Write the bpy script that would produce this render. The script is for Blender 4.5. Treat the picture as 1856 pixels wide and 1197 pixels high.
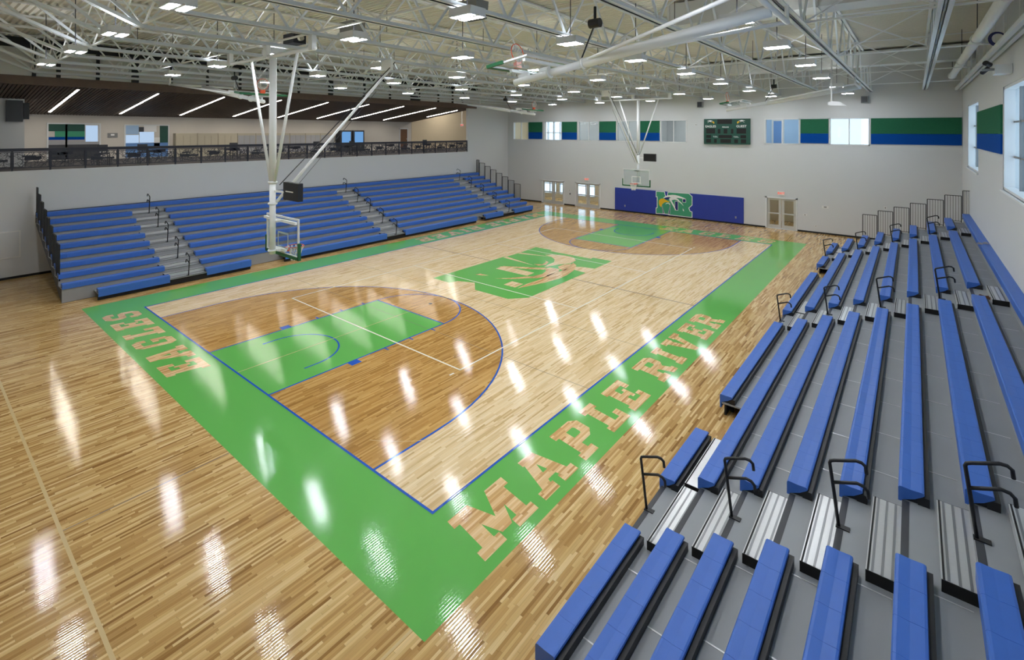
import bpy, bmesh, math, random
from mathutils import Vector, Matrix, geometry
random.seed(7)
for o in list(bpy.data.objects): bpy.data.objects.remove(o)
S = bpy.context.scene
COL = S.collection

# ------------------------------------------------------------ camera
FW, FH = 1856, 1197
CX, CY, CZ, YAW, ROLL, FPX, PPX, PPY = 21.4896, -5.6956, 6.3923, -0.6831, 0.0031, 902.83, 921.77, 237.88
cam = bpy.data.cameras.new('camera'); cam_o = bpy.data.objects.new('camera', cam); COL.objects.link(cam_o)
fwd = Vector((math.sin(YAW), math.cos(YAW), 0)); rgt = Vector((math.cos(YAW), -math.sin(YAW), 0)); up = Vector((0, 0, 1))
r2 = rgt * math.cos(ROLL) + up * math.sin(ROLL); u2 = up * math.cos(ROLL) - rgt * math.sin(ROLL)
mw = Matrix((r2, u2, -fwd)).transposed().to_4x4(); mw.translation = (CX, CY, CZ)
cam_o.matrix_world = mw
cam.sensor_fit = 'HORIZONTAL'; cam.sensor_width = 36.0; cam.lens = FPX / FW * 36.0
cam.shift_x = (FW / 2 - PPX) / FW; cam.shift_y = (PPY - FH / 2) / FW
cam.clip_start = 0.05; cam.clip_end = 300
S.camera = cam_o

# ------------------------------------------------------------ world, exposure
w = bpy.data.worlds.new('sky'); S.world = w; w.use_nodes = True
bg = w.node_tree.nodes['Background']; bg.inputs[0].default_value = (0.72, 0.86, 1.0, 1); bg.inputs[1].default_value = 2.6
S.view_settings.view_transform = 'Standard'; S.view_settings.look = 'None'
S.view_settings.exposure = 0.0; S.view_settings.gamma = 1.0
try: S.view_settings.use_curve_mapping = False
except Exception: pass
S.cycles.use_denoising = True
S.cycles.max_bounces = 7; S.cycles.diffuse_bounces = 4; S.cycles.glossy_bounces = 4
S.cycles.transparent_max_bounces = 10; S.cycles.sample_clamp_indirect = 6.0
S.cycles.caustics_reflective = False; S.cycles.caustics_refractive = False
LAMP = 128.0          # radiance of the ceiling fixtures

# ------------------------------------------------------------ materials
def lin(r, g, b):
    f = lambda c: (c / 255) / 12.92 if c / 255 <= 0.04045 else ((c / 255 + 0.055) / 1.055) ** 2.4
    return (f(r), f(g), f(b), 1)
MATS = {}
def mat(name, rgb, rough=0.5, metal=0.0, var=0.06, vscale=3.0, spec=0.5, coat=0.0):
    m = bpy.data.materials.new(name); m.use_nodes = True; nt = m.node_tree; N = nt.nodes; L = nt.links
    b = N['Principled BSDF']; b.inputs['Roughness'].default_value = rough; b.inputs['Metallic'].default_value = metal
    b.inputs['Specular IOR Level'].default_value = spec; b.inputs['Coat Weight'].default_value = coat
    g = N.new('ShaderNodeNewGeometry'); n = N.new('ShaderNodeTexNoise'); n.inputs['Scale'].default_value = vscale; n.inputs['Detail'].default_value = 3
    L.new(g.outputs['Position'], n.inputs['Vector'])
    c = lin(*rgb); lo = [x * (1 - var) for x in c[:3]] + [1]; hi = [min(1, x * (1 + var)) for x in c[:3]] + [1]
    mx = N.new('ShaderNodeMix'); mx.data_type = 'RGBA'; mx.inputs[6].default_value = lo; mx.inputs[7].default_value = hi
    L.new(n.outputs['Fac'], mx.inputs[0]); L.new(mx.outputs[2], b.inputs['Base Color'])
    MATS[name] = m; return m
def emit(name, rgb, strength):
    m = bpy.data.materials.new(name); m.use_nodes = True; nt = m.node_tree; nt.nodes.clear()
    o = nt.nodes.new('ShaderNodeOutputMaterial'); e = nt.nodes.new('ShaderNodeEmission')
    e.inputs[0].default_value = lin(*rgb); e.inputs[1].default_value = strength
    nt.links.new(e.outputs[0], o.inputs[0]); MATS[name] = m; return m
def mth(N, L, op, a, b=None, c=None):
    n = N.new('ShaderNodeMath'); n.operation = op
    for k, x in enumerate((a, b, c)):
        if x is None: continue
        if isinstance(x, (int, float)): n.inputs[k].default_value = x
        else: L.new(x, n.inputs[k])
    return n.outputs[0]
def glass(name, tint, refl):
    m = bpy.data.materials.new(name); m.use_nodes = True; nt = m.node_tree; nt.nodes.clear(); N = nt.nodes
    o = N.new('ShaderNodeOutputMaterial'); t = N.new('ShaderNodeBsdfTransparent'); t.inputs[0].default_value = lin(*tint)
    g = N.new('ShaderNodeBsdfGlossy'); g.inputs['Roughness'].default_value = 0.03
    f = N.new('ShaderNodeLayerWeight'); f.inputs[0].default_value = 0.5
    pw = mth(N, nt.links, 'POWER', f.outputs['Facing'], 4.0); fac = mth(N, nt.links, 'MULTIPLY_ADD', pw, 0.5 * refl, 0.03 * refl)
    mx = N.new('ShaderNodeMixShader'); nt.links.new(fac, mx.inputs[0])
    nt.links.new(t.outputs[0], mx.inputs[1]); nt.links.new(g.outputs[0], mx.inputs[2]); nt.links.new(mx.outputs[0], o.inputs[0])
    MATS[name] = m; return m
STRIP = 0.042
def floor_mat(name, cols, plank=True, rough=0.085, seam=0.75):
    """hardwood strips running along y (or paint over them), under a glossy finish"""
    m = bpy.data.materials.new(name); m.use_nodes = True; nt = m.node_tree; N = nt.nodes; L = nt.links
    b = N['Principled BSDF']; b.inputs['Specular IOR Level'].default_value = 0.5
    g = N.new('ShaderNodeNewGeometry'); sp = N.new('ShaderNodeSeparateXYZ'); L.new(g.outputs['Position'], sp.inputs[0])
    X, Y = sp.outputs[0], sp.outputs[1]
    xs = mth(N, L, 'DIVIDE', X, STRIP); i = mth(N, L, 'FLOOR', xs); fx = mth(N, L, 'FRACT', xs)
    w1 = N.new('ShaderNodeTexWhiteNoise'); w1.noise_dimensions = '1D'; L.new(i, w1.inputs['W'])
    ys = mth(N, L, 'MULTIPLY_ADD', Y, 1.0 / 0.62, mth(N, L, 'MULTIPLY', w1.outputs['Value'], 9.0))
    j = mth(N, L, 'FLOOR', ys); fy = mth(N, L, 'FRACT', ys)
    cb = N.new('ShaderNodeCombineXYZ'); L.new(i, cb.inputs[0]); L.new(j, cb.inputs[1])
    w2 = N.new('ShaderNodeTexWhiteNoise'); w2.noise_dimensions = '2D'; L.new(cb.outputs[0], w2.inputs['Vector'])
    mp = N.new('ShaderNodeMapping'); mp.inputs['Scale'].default_value = (55, 1.6, 1); L.new(g.outputs['Position'], mp.inputs[0])
    ng = N.new('ShaderNodeTexNoise'); ng.inputs['Scale'].default_value = 1.0; ng.inputs['Detail'].default_value = 4; L.new(mp.outputs[0], ng.inputs['Vector'])
    if plank:
        rp = N.new('ShaderNodeValToRGB'); e = rp.color_ramp.elements
        while len(e) < len(cols): e.new(0.5)
        for k, (p, c) in enumerate(cols): e[k].position = p; e[k].color = lin(*c)
        L.new(w2.outputs['Value'], rp.inputs[0])
        gr = mth(N, L, 'MULTIPLY_ADD', ng.outputs['Fac'], 0.42, 0.79)
        sx = mth(N, L, 'LESS_THAN', mth(N, L, 'ABSOLUTE', mth(N, L, 'SUBTRACT', fx, 0.5)), 0.475)
        sy = mth(N, L, 'LESS_THAN', mth(N, L, 'ABSOLUTE', mth(N, L, 'SUBTRACT', fy, 0.5)), 0.496)
        sm = mth(N, L, 'MULTIPLY_ADD', mth(N, L, 'MULTIPLY', sx, sy), 1 - seam, seam)
        tot = mth(N, L, 'MULTIPLY', gr, sm)
        mx = N.new('ShaderNodeMix'); mx.data_type = 'RGBA'; mx.blend_type = 'MULTIPLY'; mx.inputs[0].default_value = 1
        cc = N.new('ShaderNodeCombineXYZ')
        for k in range(3): L.new(tot, cc.inputs[k])
        L.new(rp.outputs[0], mx.inputs[6]); L.new(cc.outputs[0], mx.inputs[7]); L.new(mx.outputs[2], b.inputs['Base Color'])
    else:
        b.inputs['Base Color'].default_value = lin(*cols)
    # finish: cupping of each strip plus a slow wave in the varnish
    c1 = mth(N, L, 'SUBTRACT', fx, 0.5); cup = mth(N, L, 'MULTIPLY', mth(N, L, 'MULTIPLY', c1, c1), 0.0012)
    nz = N.new('ShaderNodeTexNoise'); nz.inputs['Scale'].default_value = 2.2; nz.inputs['Detail'].default_value = 1; L.new(g.outputs['Position'], nz.inputs['Vector'])
    h = mth(N, L, 'ADD', cup, mth(N, L, 'MULTIPLY', nz.outputs['Fac'], 0.0007))
    h = mth(N, L, 'ADD', h, mth(N, L, 'MULTIPLY', w2.outputs['Value'], 0.00006))
    bp = N.new('ShaderNodeBump'); bp.inputs['Strength'].default_value = 1.0; bp.inputs['Distance'].default_value = 1.0
    L.new(h, bp.inputs['Height']); L.new(bp.outputs[0], b.inputs['Normal'])
    L.new(mth(N, L, 'MULTIPLY_ADD', w2.outputs['Value'], 0.03, rough - 0.015), b.inputs['Roughness'])
    MATS[name] = m; return m

floor_mat('maple_strip_floor', [(0.0, (146, 106, 58)), (0.1, (178, 137, 82)), (0.45, (200, 161, 102)), (0.8, (217, 182, 124)), (1.0, (230, 200, 146))], seam=0.72)
floor_mat('court_maple', [(0.0, (206, 172, 122)), (0.2, (226, 196, 148)), (0.6, (236, 210, 166)), (1.0, (242, 220, 182))], seam=0.88)
floor_mat('stained_maple', [(0.0, (160, 116, 58)), (0.3, (186, 140, 76)), (0.7, (198, 154, 88)), (1.0, (212, 170, 104))], seam=0.8)
floor_mat('letter_maple', [(0.0, (196, 148, 94)), (0.4, (224, 182, 126)), (1.0, (242, 212, 164))], seam=0.8)
floor_mat('green_floor_paint', (104, 184, 90), plank=False)
floor_mat('blue_floor_paint', (40, 92, 190), plank=False)
floor_mat('white_floor_paint', (244, 240, 226), plank=False)
floor_mat('grey_floor_paint', (138, 128, 120), plank=False)
floor_mat('tan_floor_paint', (214, 188, 140), plank=False)
mat('wall_paint', (210, 212, 214), 0.75, var=0.02, vscale=0.6)
mat('cream_paint', (222, 206, 176), 0.75, var=0.02)
mat('mezzanine_paint', (212, 206, 198), 0.75, var=0.02)
mat('deck_paint', (228, 224, 212), 0.7, var=0.03)
mat('steel_white', (238, 240, 242), 0.45, var=0.03)
mat('chord_paint', (222, 228, 234), 0.4, var=0.03)
mat('duct_paint', (216, 218, 216), 0.5, var=0.03)
mat('frame_white', (222, 224, 226), 0.45, var=0.02)
mat('aluminium_frame', (206, 206, 202), 0.35, metal=0.3, var=0.02)
mat('black_metal', (22, 23, 28), 0.45, var=0.15)
mat('dark_grey', (58, 60, 66), 0.5, var=0.1)
mat('rubber_black', (16, 15, 15), 0.7, var=0.2)
mat('seat_blue', (58, 108, 198), 0.42, var=0.04, vscale=8)
mat('deck_grey', (146, 150, 154), 0.42, var=0.05, vscale=2)
mat('kick_grey', (150, 152, 156), 0.45, var=0.04)
mat('step_aluminium', (214, 216, 218), 0.28, metal=0.5, var=0.05, vscale=30)
mat('step_groove', (150, 152, 156), 0.35, metal=0.7, var=0.05)
mat('pad_blue', (36, 58, 156), 0.5, var=0.04)
mat('felt_green', (44, 104, 76), 0.95, var=0.12, vscale=14, spec=0.1)
mat('felt_blue', (10, 72, 156), 0.95, var=0.08, vscale=14, spec=0.1)
mat('board_green', (18, 74, 62), 0.5, var=0.06)
mat('print_white', (240, 240, 240), 0.6, var=0.02)
mat('print_green', (60, 152, 116), 0.55, var=0.03)
mat('print_navy', (22, 32, 110), 0.55, var=0.03)
mat('print_yellow', (232, 184, 28), 0.55, var=0.04)
mat('rim_orange', (222, 84, 36), 0.45, var=0.05)
mat('net_white', (236, 234, 230), 0.8, var=0.03)
mat('pad_green', (26, 96, 58), 0.5, var=0.05)
mat('soffit_brown', (104, 86, 76), 0.6, var=0.2, vscale=6)
mat('soffit_dark', (40, 33, 29), 0.7, var=0.2)
mat('sign_red', (214, 60, 44), 0.5, var=0.03)
mat('speaker_grey', (132, 134, 136), 0.6, var=0.05)
mat('door_brown', (112, 78, 52), 0.5, var=0.08)
mat('locker_tan', (186, 178, 158), 0.6, var=0.05)
mat('locker_grey', (168, 168, 172), 0.5, var=0.05)
mat('pale_blue', (172, 204, 238), 0.7, var=0.03)
mat('deep_blue', (104, 148, 208), 0.6, var=0.06)
mat('railing_navy', (34, 37, 52), 0.5, var=0.1)
mat('wall_plate', (226, 226, 224), 0.4, var=0.02)
mat('carpet_dark', (60, 58, 60), 0.95, var=0.15)
emit('led_diffuser', (246, 250, 255), LAMP)
emit('added_ceiling_fill', (246, 250, 255), LAMP * 0.12)  # glow added on top of the fixtures to brighten the roof deck
emit('soffit_led', (255, 247, 234), 40.0)
emit('added_fill_glow', (255, 246, 234), 20.0)  # glow of the added panels in the corridor and mezzanine end
emit('window_screen', (188, 214, 244), 0.9)
emit('vending_glow', (120, 176, 236), 0.8)
emit('exit_glow', (255, 84, 52), 1.1)
glass('pane_glass', (236, 244, 248), 1.0)
glass('board_glass', (246, 250, 250), 1.0)

# ------------------------------------------------------------ mesh helpers
class MB:
    def __init__(s): s.v = []; s.f = []; s.m = []
    def quad(s, pts, mi=0):
        k = len(s.v); s.v += [tuple(p) for p in pts]; s.f.append(tuple(range(k, k + len(pts)))); s.m.append(mi); return s
    def box(s, x0, x1, y0, y1, z0, z1, mi=0):
        if x0 > x1: x0, x1 = x1, x0
        if y0 > y1: y0, y1 = y1, y0
        if z0 > z1: z0, z1 = z1, z0
        k = len(s.v)
        s.v += [(x0, y0, z0), (x1, y0, z0), (x1, y1, z0), (x0, y1, z0), (x0, y0, z1), (x1, y0, z1), (x1, y1, z1), (x0, y1, z1)]
        for q in ((0, 3, 2, 1), (4, 5, 6, 7), (0, 1, 5, 4), (1, 2, 6, 5), (2, 3, 7, 6), (3, 0, 4, 7)):
            s.f.append(tuple(k + a for a in q)); s.m.append(mi)
        return s
    def bar(s, p, q, w, h, upv=(0, 0, 1), mi=0):
        p, q = Vector(p), Vector(q); d = (q - p).normalized(); u = Vector(upv)
        if abs(d.dot(u)) > 0.98: u = Vector((1, 0, 0))
        a = d.cross(u).normalized() * w / 2; c = a.cross(d).normalized() * h / 2
        k = len(s.v)
        for e in (p, q): s.v += [tuple(e - a - c), tuple(e + a - c), tuple(e + a + c), tuple(e - a + c)]
        for t in ((0, 1, 2, 3), (7, 6, 5, 4), (0, 4, 5, 1), (1, 5, 6, 2), (2, 6, 7, 3), (3, 7, 4, 0)):
            s.f.append(tuple(k + x for x in t)); s.m.append(mi)
        return s
    def tube(s, pts, r, n=8, mi=0, r1=None):
        pts = [Vector(p) for p in pts]; k = len(s.v); T = []
        for i in range(len(pts)):
            d = (pts[min(i + 1, len(pts) - 1)] - pts[max(i - 1, 0)]).normalized(); T.append(d)
        u = Vector((0, 0, 1)) if abs(T[0].z) < 0.9 else Vector((1, 0, 0))
        for i, (p, d) in enumerate(zip(pts, T)):
            a = d.cross(u); a = a.normalized() if a.length > 1e-6 else Vector((1, 0, 0)); c = a.cross(d).normalized(); u = c
            rr = r if r1 is None else r + (r1 - r) * i / (len(pts) - 1)
            for t in range(n):
                th = 2 * math.pi * t / n; s.v.append(tuple(p + a * rr * math.cos(th) + c * rr * math.sin(th)))
        for i in range(len(pts) - 1):
            for t in range(n):
                s.f.append((k + i * n + t, k + i * n + (t + 1) % n, k + (i + 1) * n + (t + 1) % n, k + (i + 1) * n + t)); s.m.append(mi)
        s.f.append(tuple(k + t for t in reversed(range(n)))); s.m.append(mi)
        s.f.append(tuple(k + (len(pts) - 1) * n + t for t in range(n))); s.m.append(mi)
        return s
    def torus(s, c, R, r, N=24, n=6, ax=(0, 0, 1), mi=0):
        c = Vector(c); ax = Vector(ax).normalized(); a = ax.orthogonal().normalized(); b = ax.cross(a); k = len(s.v)
        for i in range(N):
            th = 2 * math.pi * i / N; d = a * math.cos(th) + b * math.sin(th)
            for t in range(n):
                ph = 2 * math.pi * t / n; s.v.append(tuple(c + d * (R + r * math.cos(ph)) + ax * r * math.sin(ph)))
        for i in range(N):
            for t in range(n):
                i2 = (i + 1) % N; t2 = (t + 1) % n
                s.f.append((k + i * n + t, k + i2 * n + t, k + i2 * n + t2, k + i * n + t2)); s.m.append(mi)
        return s
    def fill(s, loops, fn, mi=0):
        """tessellated flat polygon (first loop outline, others holes); fn maps (u, v) to a point"""
        loops = [[Vector((a, b, 0)) for a, b in lp] for lp in loops]
        flat = [q for lp in loops for q in lp]; k = len(s.v)
        pts = [Vector(fn(q.x, q.y)) for q in flat]
        for t in geometry.tessellate_polygon(loops):
            n = (pts[t[1]] - pts[t[0]]).cross(pts[t[2]] - pts[t[0]])
            if n.length < 1e-9: continue
            if n.z < 0: t = tuple(reversed(t))
            s.f.append(tuple(k + i for i in t)); s.m.append(mi)
        s.v += [tuple(q) for q in pts]
        return s
    def prism(s, poly, fn0, fn1, mi=0):
        """closed 2-D outline swept from fn0(u, v) to fn1(u, v)"""
        k = len(s.v); n = len(poly)
        s.v += [tuple(fn0(a, b)) for a, b in poly] + [tuple(fn1(a, b)) for a, b in poly]
        for t in geometry.tessellate_polygon([[Vector((a, b, 0)) for a, b in poly]]):
            s.f.append(tuple(k + i for i in t)); s.m.append(mi); s.f.append(tuple(k + n + i for i in reversed(t))); s.m.append(mi)
        for i in range(n):
            s.f.append((k + i, k + (i + 1) % n, k + n + (i + 1) % n, k + n + i)); s.m.append(mi)
        return s
    def mesh(s, name, mats, smooth=False, norm=True):
        me = bpy.data.meshes.new(name); me.from_pydata(s.v, [], s.f)
        for mm in ([mats] if isinstance(mats, str) else mats): me.materials.append(MATS[mm])
        me.polygons.foreach_set('material_index', s.m)
        if smooth: me.polygons.foreach_set('use_smooth', [True] * len(s.f))
        me.update()
        if norm:
            bm = bmesh.new(); bm.from_mesh(me); bmesh.ops.recalc_face_normals(bm, faces=bm.faces); bm.to_mesh(me); bm.free()
        return me
    def build(s, name, mats, parent=None, smooth=False, norm=True):
        return put(s.mesh(name, mats, smooth, norm), name, parent)
def put(me, name, parent=None, loc=(0, 0, 0), rot=None, scale=None):
    o = bpy.data.objects.new(name, me); COL.objects.link(o); o.location = loc
    if rot is not None: o.rotation_euler = rot
    if scale is not None: o.scale = scale
    if parent is not None:
        o.parent = parent; o.matrix_parent_inverse = Matrix.Translation(parent['at_']) .inverted() if 'at_' in parent else Matrix()
    return o
ROOTS = []
def thing(name, label, cat, loc=(0, 0, 0), group=None, kind=None):
    o = bpy.data.objects.new(name, None); COL.objects.link(o); o.location = loc; o['at_'] = list(loc)
    o.empty_display_size = 0.2; ROOTS.append(o); tag(o, label, cat, group, kind); return o
def tag(o, label=None, cat=None, group=None, kind=None):
    if label: o['label'] = label
    if cat: o['category'] = cat
    if group: o['group'] = group
    if kind: o['kind'] = kind
    return o
def struct(o, label=None, cat=None):
    o['kind'] = 'structure'
    return tag(o, label, cat)
def box(name, m, x0, x1, y0, y1, z0, z1, parent=None): return MB().box(x0, x1, y0, y1, z0, z1).build(name, m, parent, norm=False)
def text(name, body, size, m, origin, ux, uy, depth=0.004, parent=None, align='CENTER', xs=1.0):
    c = bpy.data.curves.new(name, 'FONT'); c.body = body; c.size = size; c.align_x = align; c.align_y = 'CENTER'; c.extrude = depth; c.offset = size * 0.012
    t = bpy.data.objects.new(name, c); COL.objects.link(t)
    me = bpy.data.meshes.new_from_object(t.evaluated_get(bpy.context.evaluated_depsgraph_get()))
    bpy.data.objects.remove(t)
    me.name = name; me.materials.clear(); me.materials.append(MATS[m])
    ux, uy = Vector(ux), Vector(uy); uz = ux.cross(uy)
    for v in me.vertices: v.co = Vector(origin) + ux * v.co.x * xs + uy * v.co.y + uz * v.co.z
    return put(me, name, parent)
def ordinal(n): return ['first', 'second', 'third', 'fourth', 'fifth', 'sixth', 'seventh', 'eighth', 'ninth', 'tenth', 'eleventh', 'twelfth', 'thirteenth', 'fourteenth', 'fifteenth', 'sixteenth'][n]
def holed_wall(mb, u0, u1, z0, z1, holes, fn):
    """wall slab with rectangular openings; fn(u0,u1,z0,z1) adds a box"""
    us = sorted({u0, u1} | {h[0] for h in holes} | {h[1] for h in holes}); 
    for a, b in zip(us, us[1:]):
        m_ = (a + b) / 2; hs = sorted([h for h in holes if h[0] < m_ < h[1]], key=lambda h: h[2]); z = z0
        for h in hs:
            if h[2] > z: fn(a, b, z, h[2])
            z = max(z, h[3])
        if z < z1: fn(a, b, z, z1)

# ------------------------------------------------------------ room shell
XL, XR, YN, YF, ZD = -8.45, 23.55, -7.6, 31.0, 10.4     # side walls, near and far wall, roof deck
CW, CL = 15.24, 25.6                                    # court width and length
floor = box('floor', 'maple_strip_floor', XL - 0.25, XR + 0.25, YN - 0.25, YF + 3.6, -0.12, 0.0); struct(floor)

def flat(name, loops, z, m, parent=floor):
    return MB().fill(loops, lambda a, b: (a, b, z)).build(name, m, parent, norm=False)
def rect(a0, a1, b0, b1): return [(a0, b0), (a1, b0), (a1, b1), (a0, b1)]
flat('court_panel', [rect(0, CW, 0, CL)], 0.001, 'court_maple')
BW = 1.52
flat('border_paint', [rect(-BW, CW + BW, -BW, CL + BW), rect(0, CW, 0, CL)], 0.001, 'green_floor_paint')
def arc(cx, cy, r, a0, a1, n=48): return [(cx + r * math.cos(a0 + (a1 - a0) * k / n), cy + r * math.sin(a0 + (a1 - a0) * k / n)) for k in range(n + 1)]
def half(f):
    """f maps near-end court coordinates to the near or far half"""
    mid = CW / 2; hoop = 1.6; R3 = 6.02
    a = math.pi
    ar = arc(mid, hoop, R3, 0, a)
    flat('three_point_area', [[f(*q) for q in [(mid + R3, 0)] + ar + [(mid - R3, 0)]]], 0.002, 'stained_maple')
    flat('lane_paint', [[f(*q) for q in rect(mid - 1.83, mid + 1.83, 0, 5.79)]], 0.003, 'green_floor_paint')
    lw = 0.05
    def ring(name, r, a0, a1, w_, m, cy, z=0.0042):
        o_ = arc(mid, cy, r, a0, a1); i_ = arc(mid, cy, r - w_, a0, a1)
        flat(name, [[f(*q) for q in o_ + i_[::-1]]], z, m)
    ring('court_line', R3, 0, a, lw, 'blue_floor_paint', hoop)
    for s in (-1, 1):
        flat('court_line', [[f(*q) for q in rect(mid + s * R3, mid + s * (R3 - lw), 0, hoop)]], 0.0042, 'blue_floor_paint')
        flat('court_line', [[f(*q) for q in rect(mid + s * 1.83, mid + s * (1.83 - lw), 0, 5.79)]], 0.0044, 'blue_floor_paint')
        flat('lane_block', [[f(*q) for q in rect(mid + s * 1.83, mid + s * 2.05, 2.13, 2.44)]], 0.0044, 'blue_floor_paint')
        for yy in (3.35, 4.27, 5.18):
            flat('lane_tick', [[f(*q) for q in rect(mid + s * 1.83, mid + s * 2.0, yy, yy + 0.05)]], 0.0044, 'blue_floor_paint')
        flat('court_line', [[f(*q) for q in rect(mid + s * 1.22, mid + s * 1.17, 1.22, hoop)]], 0.0046, 'blue_floor_paint')
    flat('court_line', [[f(*q) for q in rect(mid - 1.83, mid + 1.83, 5.74, 5.79)]], 0.0044, 'blue_floor_paint')
    ring('court_line', 1.83, 0, a, lw, 'blue_floor_paint', 5.79)
    ring('court_line', 1.22, 0, a, lw, 'blue_floor_paint', hoop, 0.0046)
half(lambda x, y: (x, y)); half(lambda x, y: (CW - x, CL - y))
LB = 0.05
for r_ in (rect(-LB, CW + LB, -LB, 0), rect(-LB, CW + LB, CL, CL + LB), rect(-LB, 0, 0, CL), rect(CW, CW + LB, 0, CL)):
    flat('boundary_line', [r_], 0.0048, 'blue_floor_paint')
flat('division_line', [rect(0, 5.3, 12.775, 12.825)], 0.0048, 'grey_floor_paint'); flat('division_line', [rect(9.98, CW, 12.775, 12.825)], 0.0048, 'grey_floor_paint')
for y_ in (5.15, 8.25): flat('floor_joint', [rect(0, CW, y_, y_ + 0.014)], 0.0050, 'grey_floor_paint')
V0, V1, U0, U1 = 3.8, 21.8, 3.12, 12.12                 # volleyball court
for r_ in (rect(U0, U1, V0, V0 + 0.05), rect(U0, U1, V1 - 0.05, V1), rect(U0, U0 + 0.05, V0, V1), rect(U1 - 0.05, U1, V0, V1), rect(U0, U1, 9.78, 9.83), rect(U0, U1, 15.78, 15.83)):
    flat('volleyball_line', [r_], 0.0056, 'white_floor_paint')
for r_ in (rect(U0, U0 + 0.05, V0 - 0.36, V0 - 0.2), rect(U1 - 0.05, U1, V0 - 0.36, V0 - 0.2), rect(U1 - 0.05, U1, V1 + 0.2, V1 + 0.36)):
    flat('service_mark', [r_], 0.0056, 'white_floor_paint')
flat('crosscourt_line', [rect(7.66, 7.68, 0, 5.79)], 0.0050, 'tan_floor_paint')
flat('crosscourt_line', [rect(7.66, 7.68, 5.79, 8.95)], 0.0050, 'tan_floor_paint')
flat('crosscourt_line', [arc(11.0, 3.6, 3.6, -1.05, 0.2, 30) + arc(11.0, 3.6, 3.585, -1.05, 0.2, 30)[::-1]], 0.0052, 'tan_floor_paint')
flat('crosscourt_line', [rect(XL + 0.3, 17.6, -4.06, -4.01)], 0.001, 'tan_floor_paint')
flat('crosscourt_line', [rect(16.5, 16.54, -4.01, -BW)], 0.001, 'tan_floor_paint')
flat('crosscourt_line', [rect(10.98, 11.0, -4.01, -BW)], 0.001, 'grey_floor_paint')
flat('floor_plate', [arc(7.65, 6.77, 0.07, 0, 2 * math.pi, 16)[:-1]], 0.0058, 'rubber_black')

def R(a, b, c, d): return [[(a, b), (c, b), (c, d), (a, d)]]
GLYPH = {
 'E': [R(.10, 0, .42, 1), R(0, 0, .5, .2), R(0, .8, .5, 1), R(.1, .8, 1, 1), R(.1, 0, 1, .2), R(.78, 0, 1, .36), R(.78, .64, 1, 1), R(.3, .41, .66, .59), R(.58, .32, .72, .68)],
 'L': [R(.14, 0, .5, 1), R(0, .8, .64, 1), R(0, 0, 1, .2), R(.74, 0, 1, .4)],
 'I': [R(.18, 0, .82, 1), R(0, .8, 1, 1), R(0, 0, 1, .2)],
 'P': [R(.12, 0, .42, 1), R(0, 0, .56, .2), R(0, .8, .5, 1), [[(.4, 1), (.8, 1), (1, .86), (1, .5), (.8, .36), (.4, .36)], [(.42, .8), (.68, .8), (.72, .76), (.72, .6), (.68, .56), (.42, .56)]]],
 'R': [R(.12, 0, .42, 1), R(0, 0, .5, .2), R(0, .8, .5, 1), [[(.4, 1), (.8, 1), (.98, .86), (.98, .54), (.8, .4), (.4, .4)], [(.42, .8), (.66, .8), (.7, .76), (.7, .64), (.66, .6), (.42, .6)]], [[(.5, .44), (.8, .44), (.92, .2), (1, .2), (1, 0), (.7, 0), (.58, .3)]]],
 'A': [[[(.1, .1), (.34, .1), (.58, 1), (.34, 1)]], [[(.9, .1), (.66, .1), (.42, 1), (.66, 1)]], R(.26, .28, .74, .46), R(0, 0, .42, .2), R(.58, 0, 1, .2), R(.26, .84, .66, 1)],
 'V': [[[(.1, .9), (.36, .9), (.6, 0), (.4, 0)]], [[(.9, .9), (.64, .9), (.4, 0), (.6, 0)]], R(0, .8, .44, 1), R(.56, .8, 1, 1)],
 'M': [R(.09, 0, .29, 1), R(.71, 0, .91, 1), R(0, 0, .38, .2), R(.62, 0, 1, .2), R(0, .8, .29, 1), R(.71, .8, 1, 1), [[(.14, 1), (.34, 1), (.59, .15), (.41, .15)]], [[(.86, 1), (.66, 1), (.41, .15), (.59, .15)]]],
 'G': [[[(.2, 0), (.8, 0), (1, .16), (1, .52), (.55, .52), (.55, .36), (.72, .36), (.72, .2), (.3, .2), (.3, .8), (.72, .8), (.72, .66), (1, .66), (1, .84), (.8, 1), (.2, 1), (0, .84), (0, .16)]]],
 'S': [[[(.2, 0), (.8, 0), (1, .16), (1, .44), (.84, .58), (.3, .62), (.3, .8), (.7, .8), (.7, .68), (1, .68), (1, .84), (.8, 1), (.2, 1), (0, .84), (0, .58), (.16, .44), (.7, .4), (.7, .2), (.3, .2), (.3, .34), (0, .34), (0, .16)]]],
}
def letters(cells, fn):
    """cells: (letter, u0, u1); fn(u, v): v 0 foot .. 1 top; letters lean forward"""
    for ch, a, b in cells:
        mb = MB()
        for kk, lp in enumerate(GLYPH[ch]):
            mb.fill([[(a + (b - a) * x, y) for x, y in l_] for l_ in lp], lambda u, v: (*fn(u - 0.17 * (1 - v), v), 0.0024 + 0.00012 * kk))
        tag(mb.build('painted_letter', 'letter_maple', floor, norm=False), 'bare wood letter ' + ch)
MR = [('M', 0, 1.36), ('A', 1.58, 2.65), ('P', 2.93, 3.83), ('L', 4.1, 4.9), ('E', 5.14, 6.02), ('R', 6.83, 7.8), ('I', 8.08, 8.54), ('V', 8.82, 9.9), ('E', 10.14, 10.98), ('R', 11.22, 12.16)]
letters(MR, lambda u, v: (16.57 - 0.98 * v, u))
letters(MR, lambda u, v: (CW - (16.57 - 0.98 * v), CL - u))
EG = [('E', -6.55, -5.72), ('A', -5.5, -4.44), ('G', -4.08, -3.34), ('L', -2.98, -2.22), ('E', -1.9, -1.1), ('S', -0.72, 0.05)]
letters(EG, lambda u, v: (-u, -0.3 - 0.98 * v))
letters(EG, lambda u, v: (CW + u, CL + 0.3 + 0.98 * v))

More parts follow.
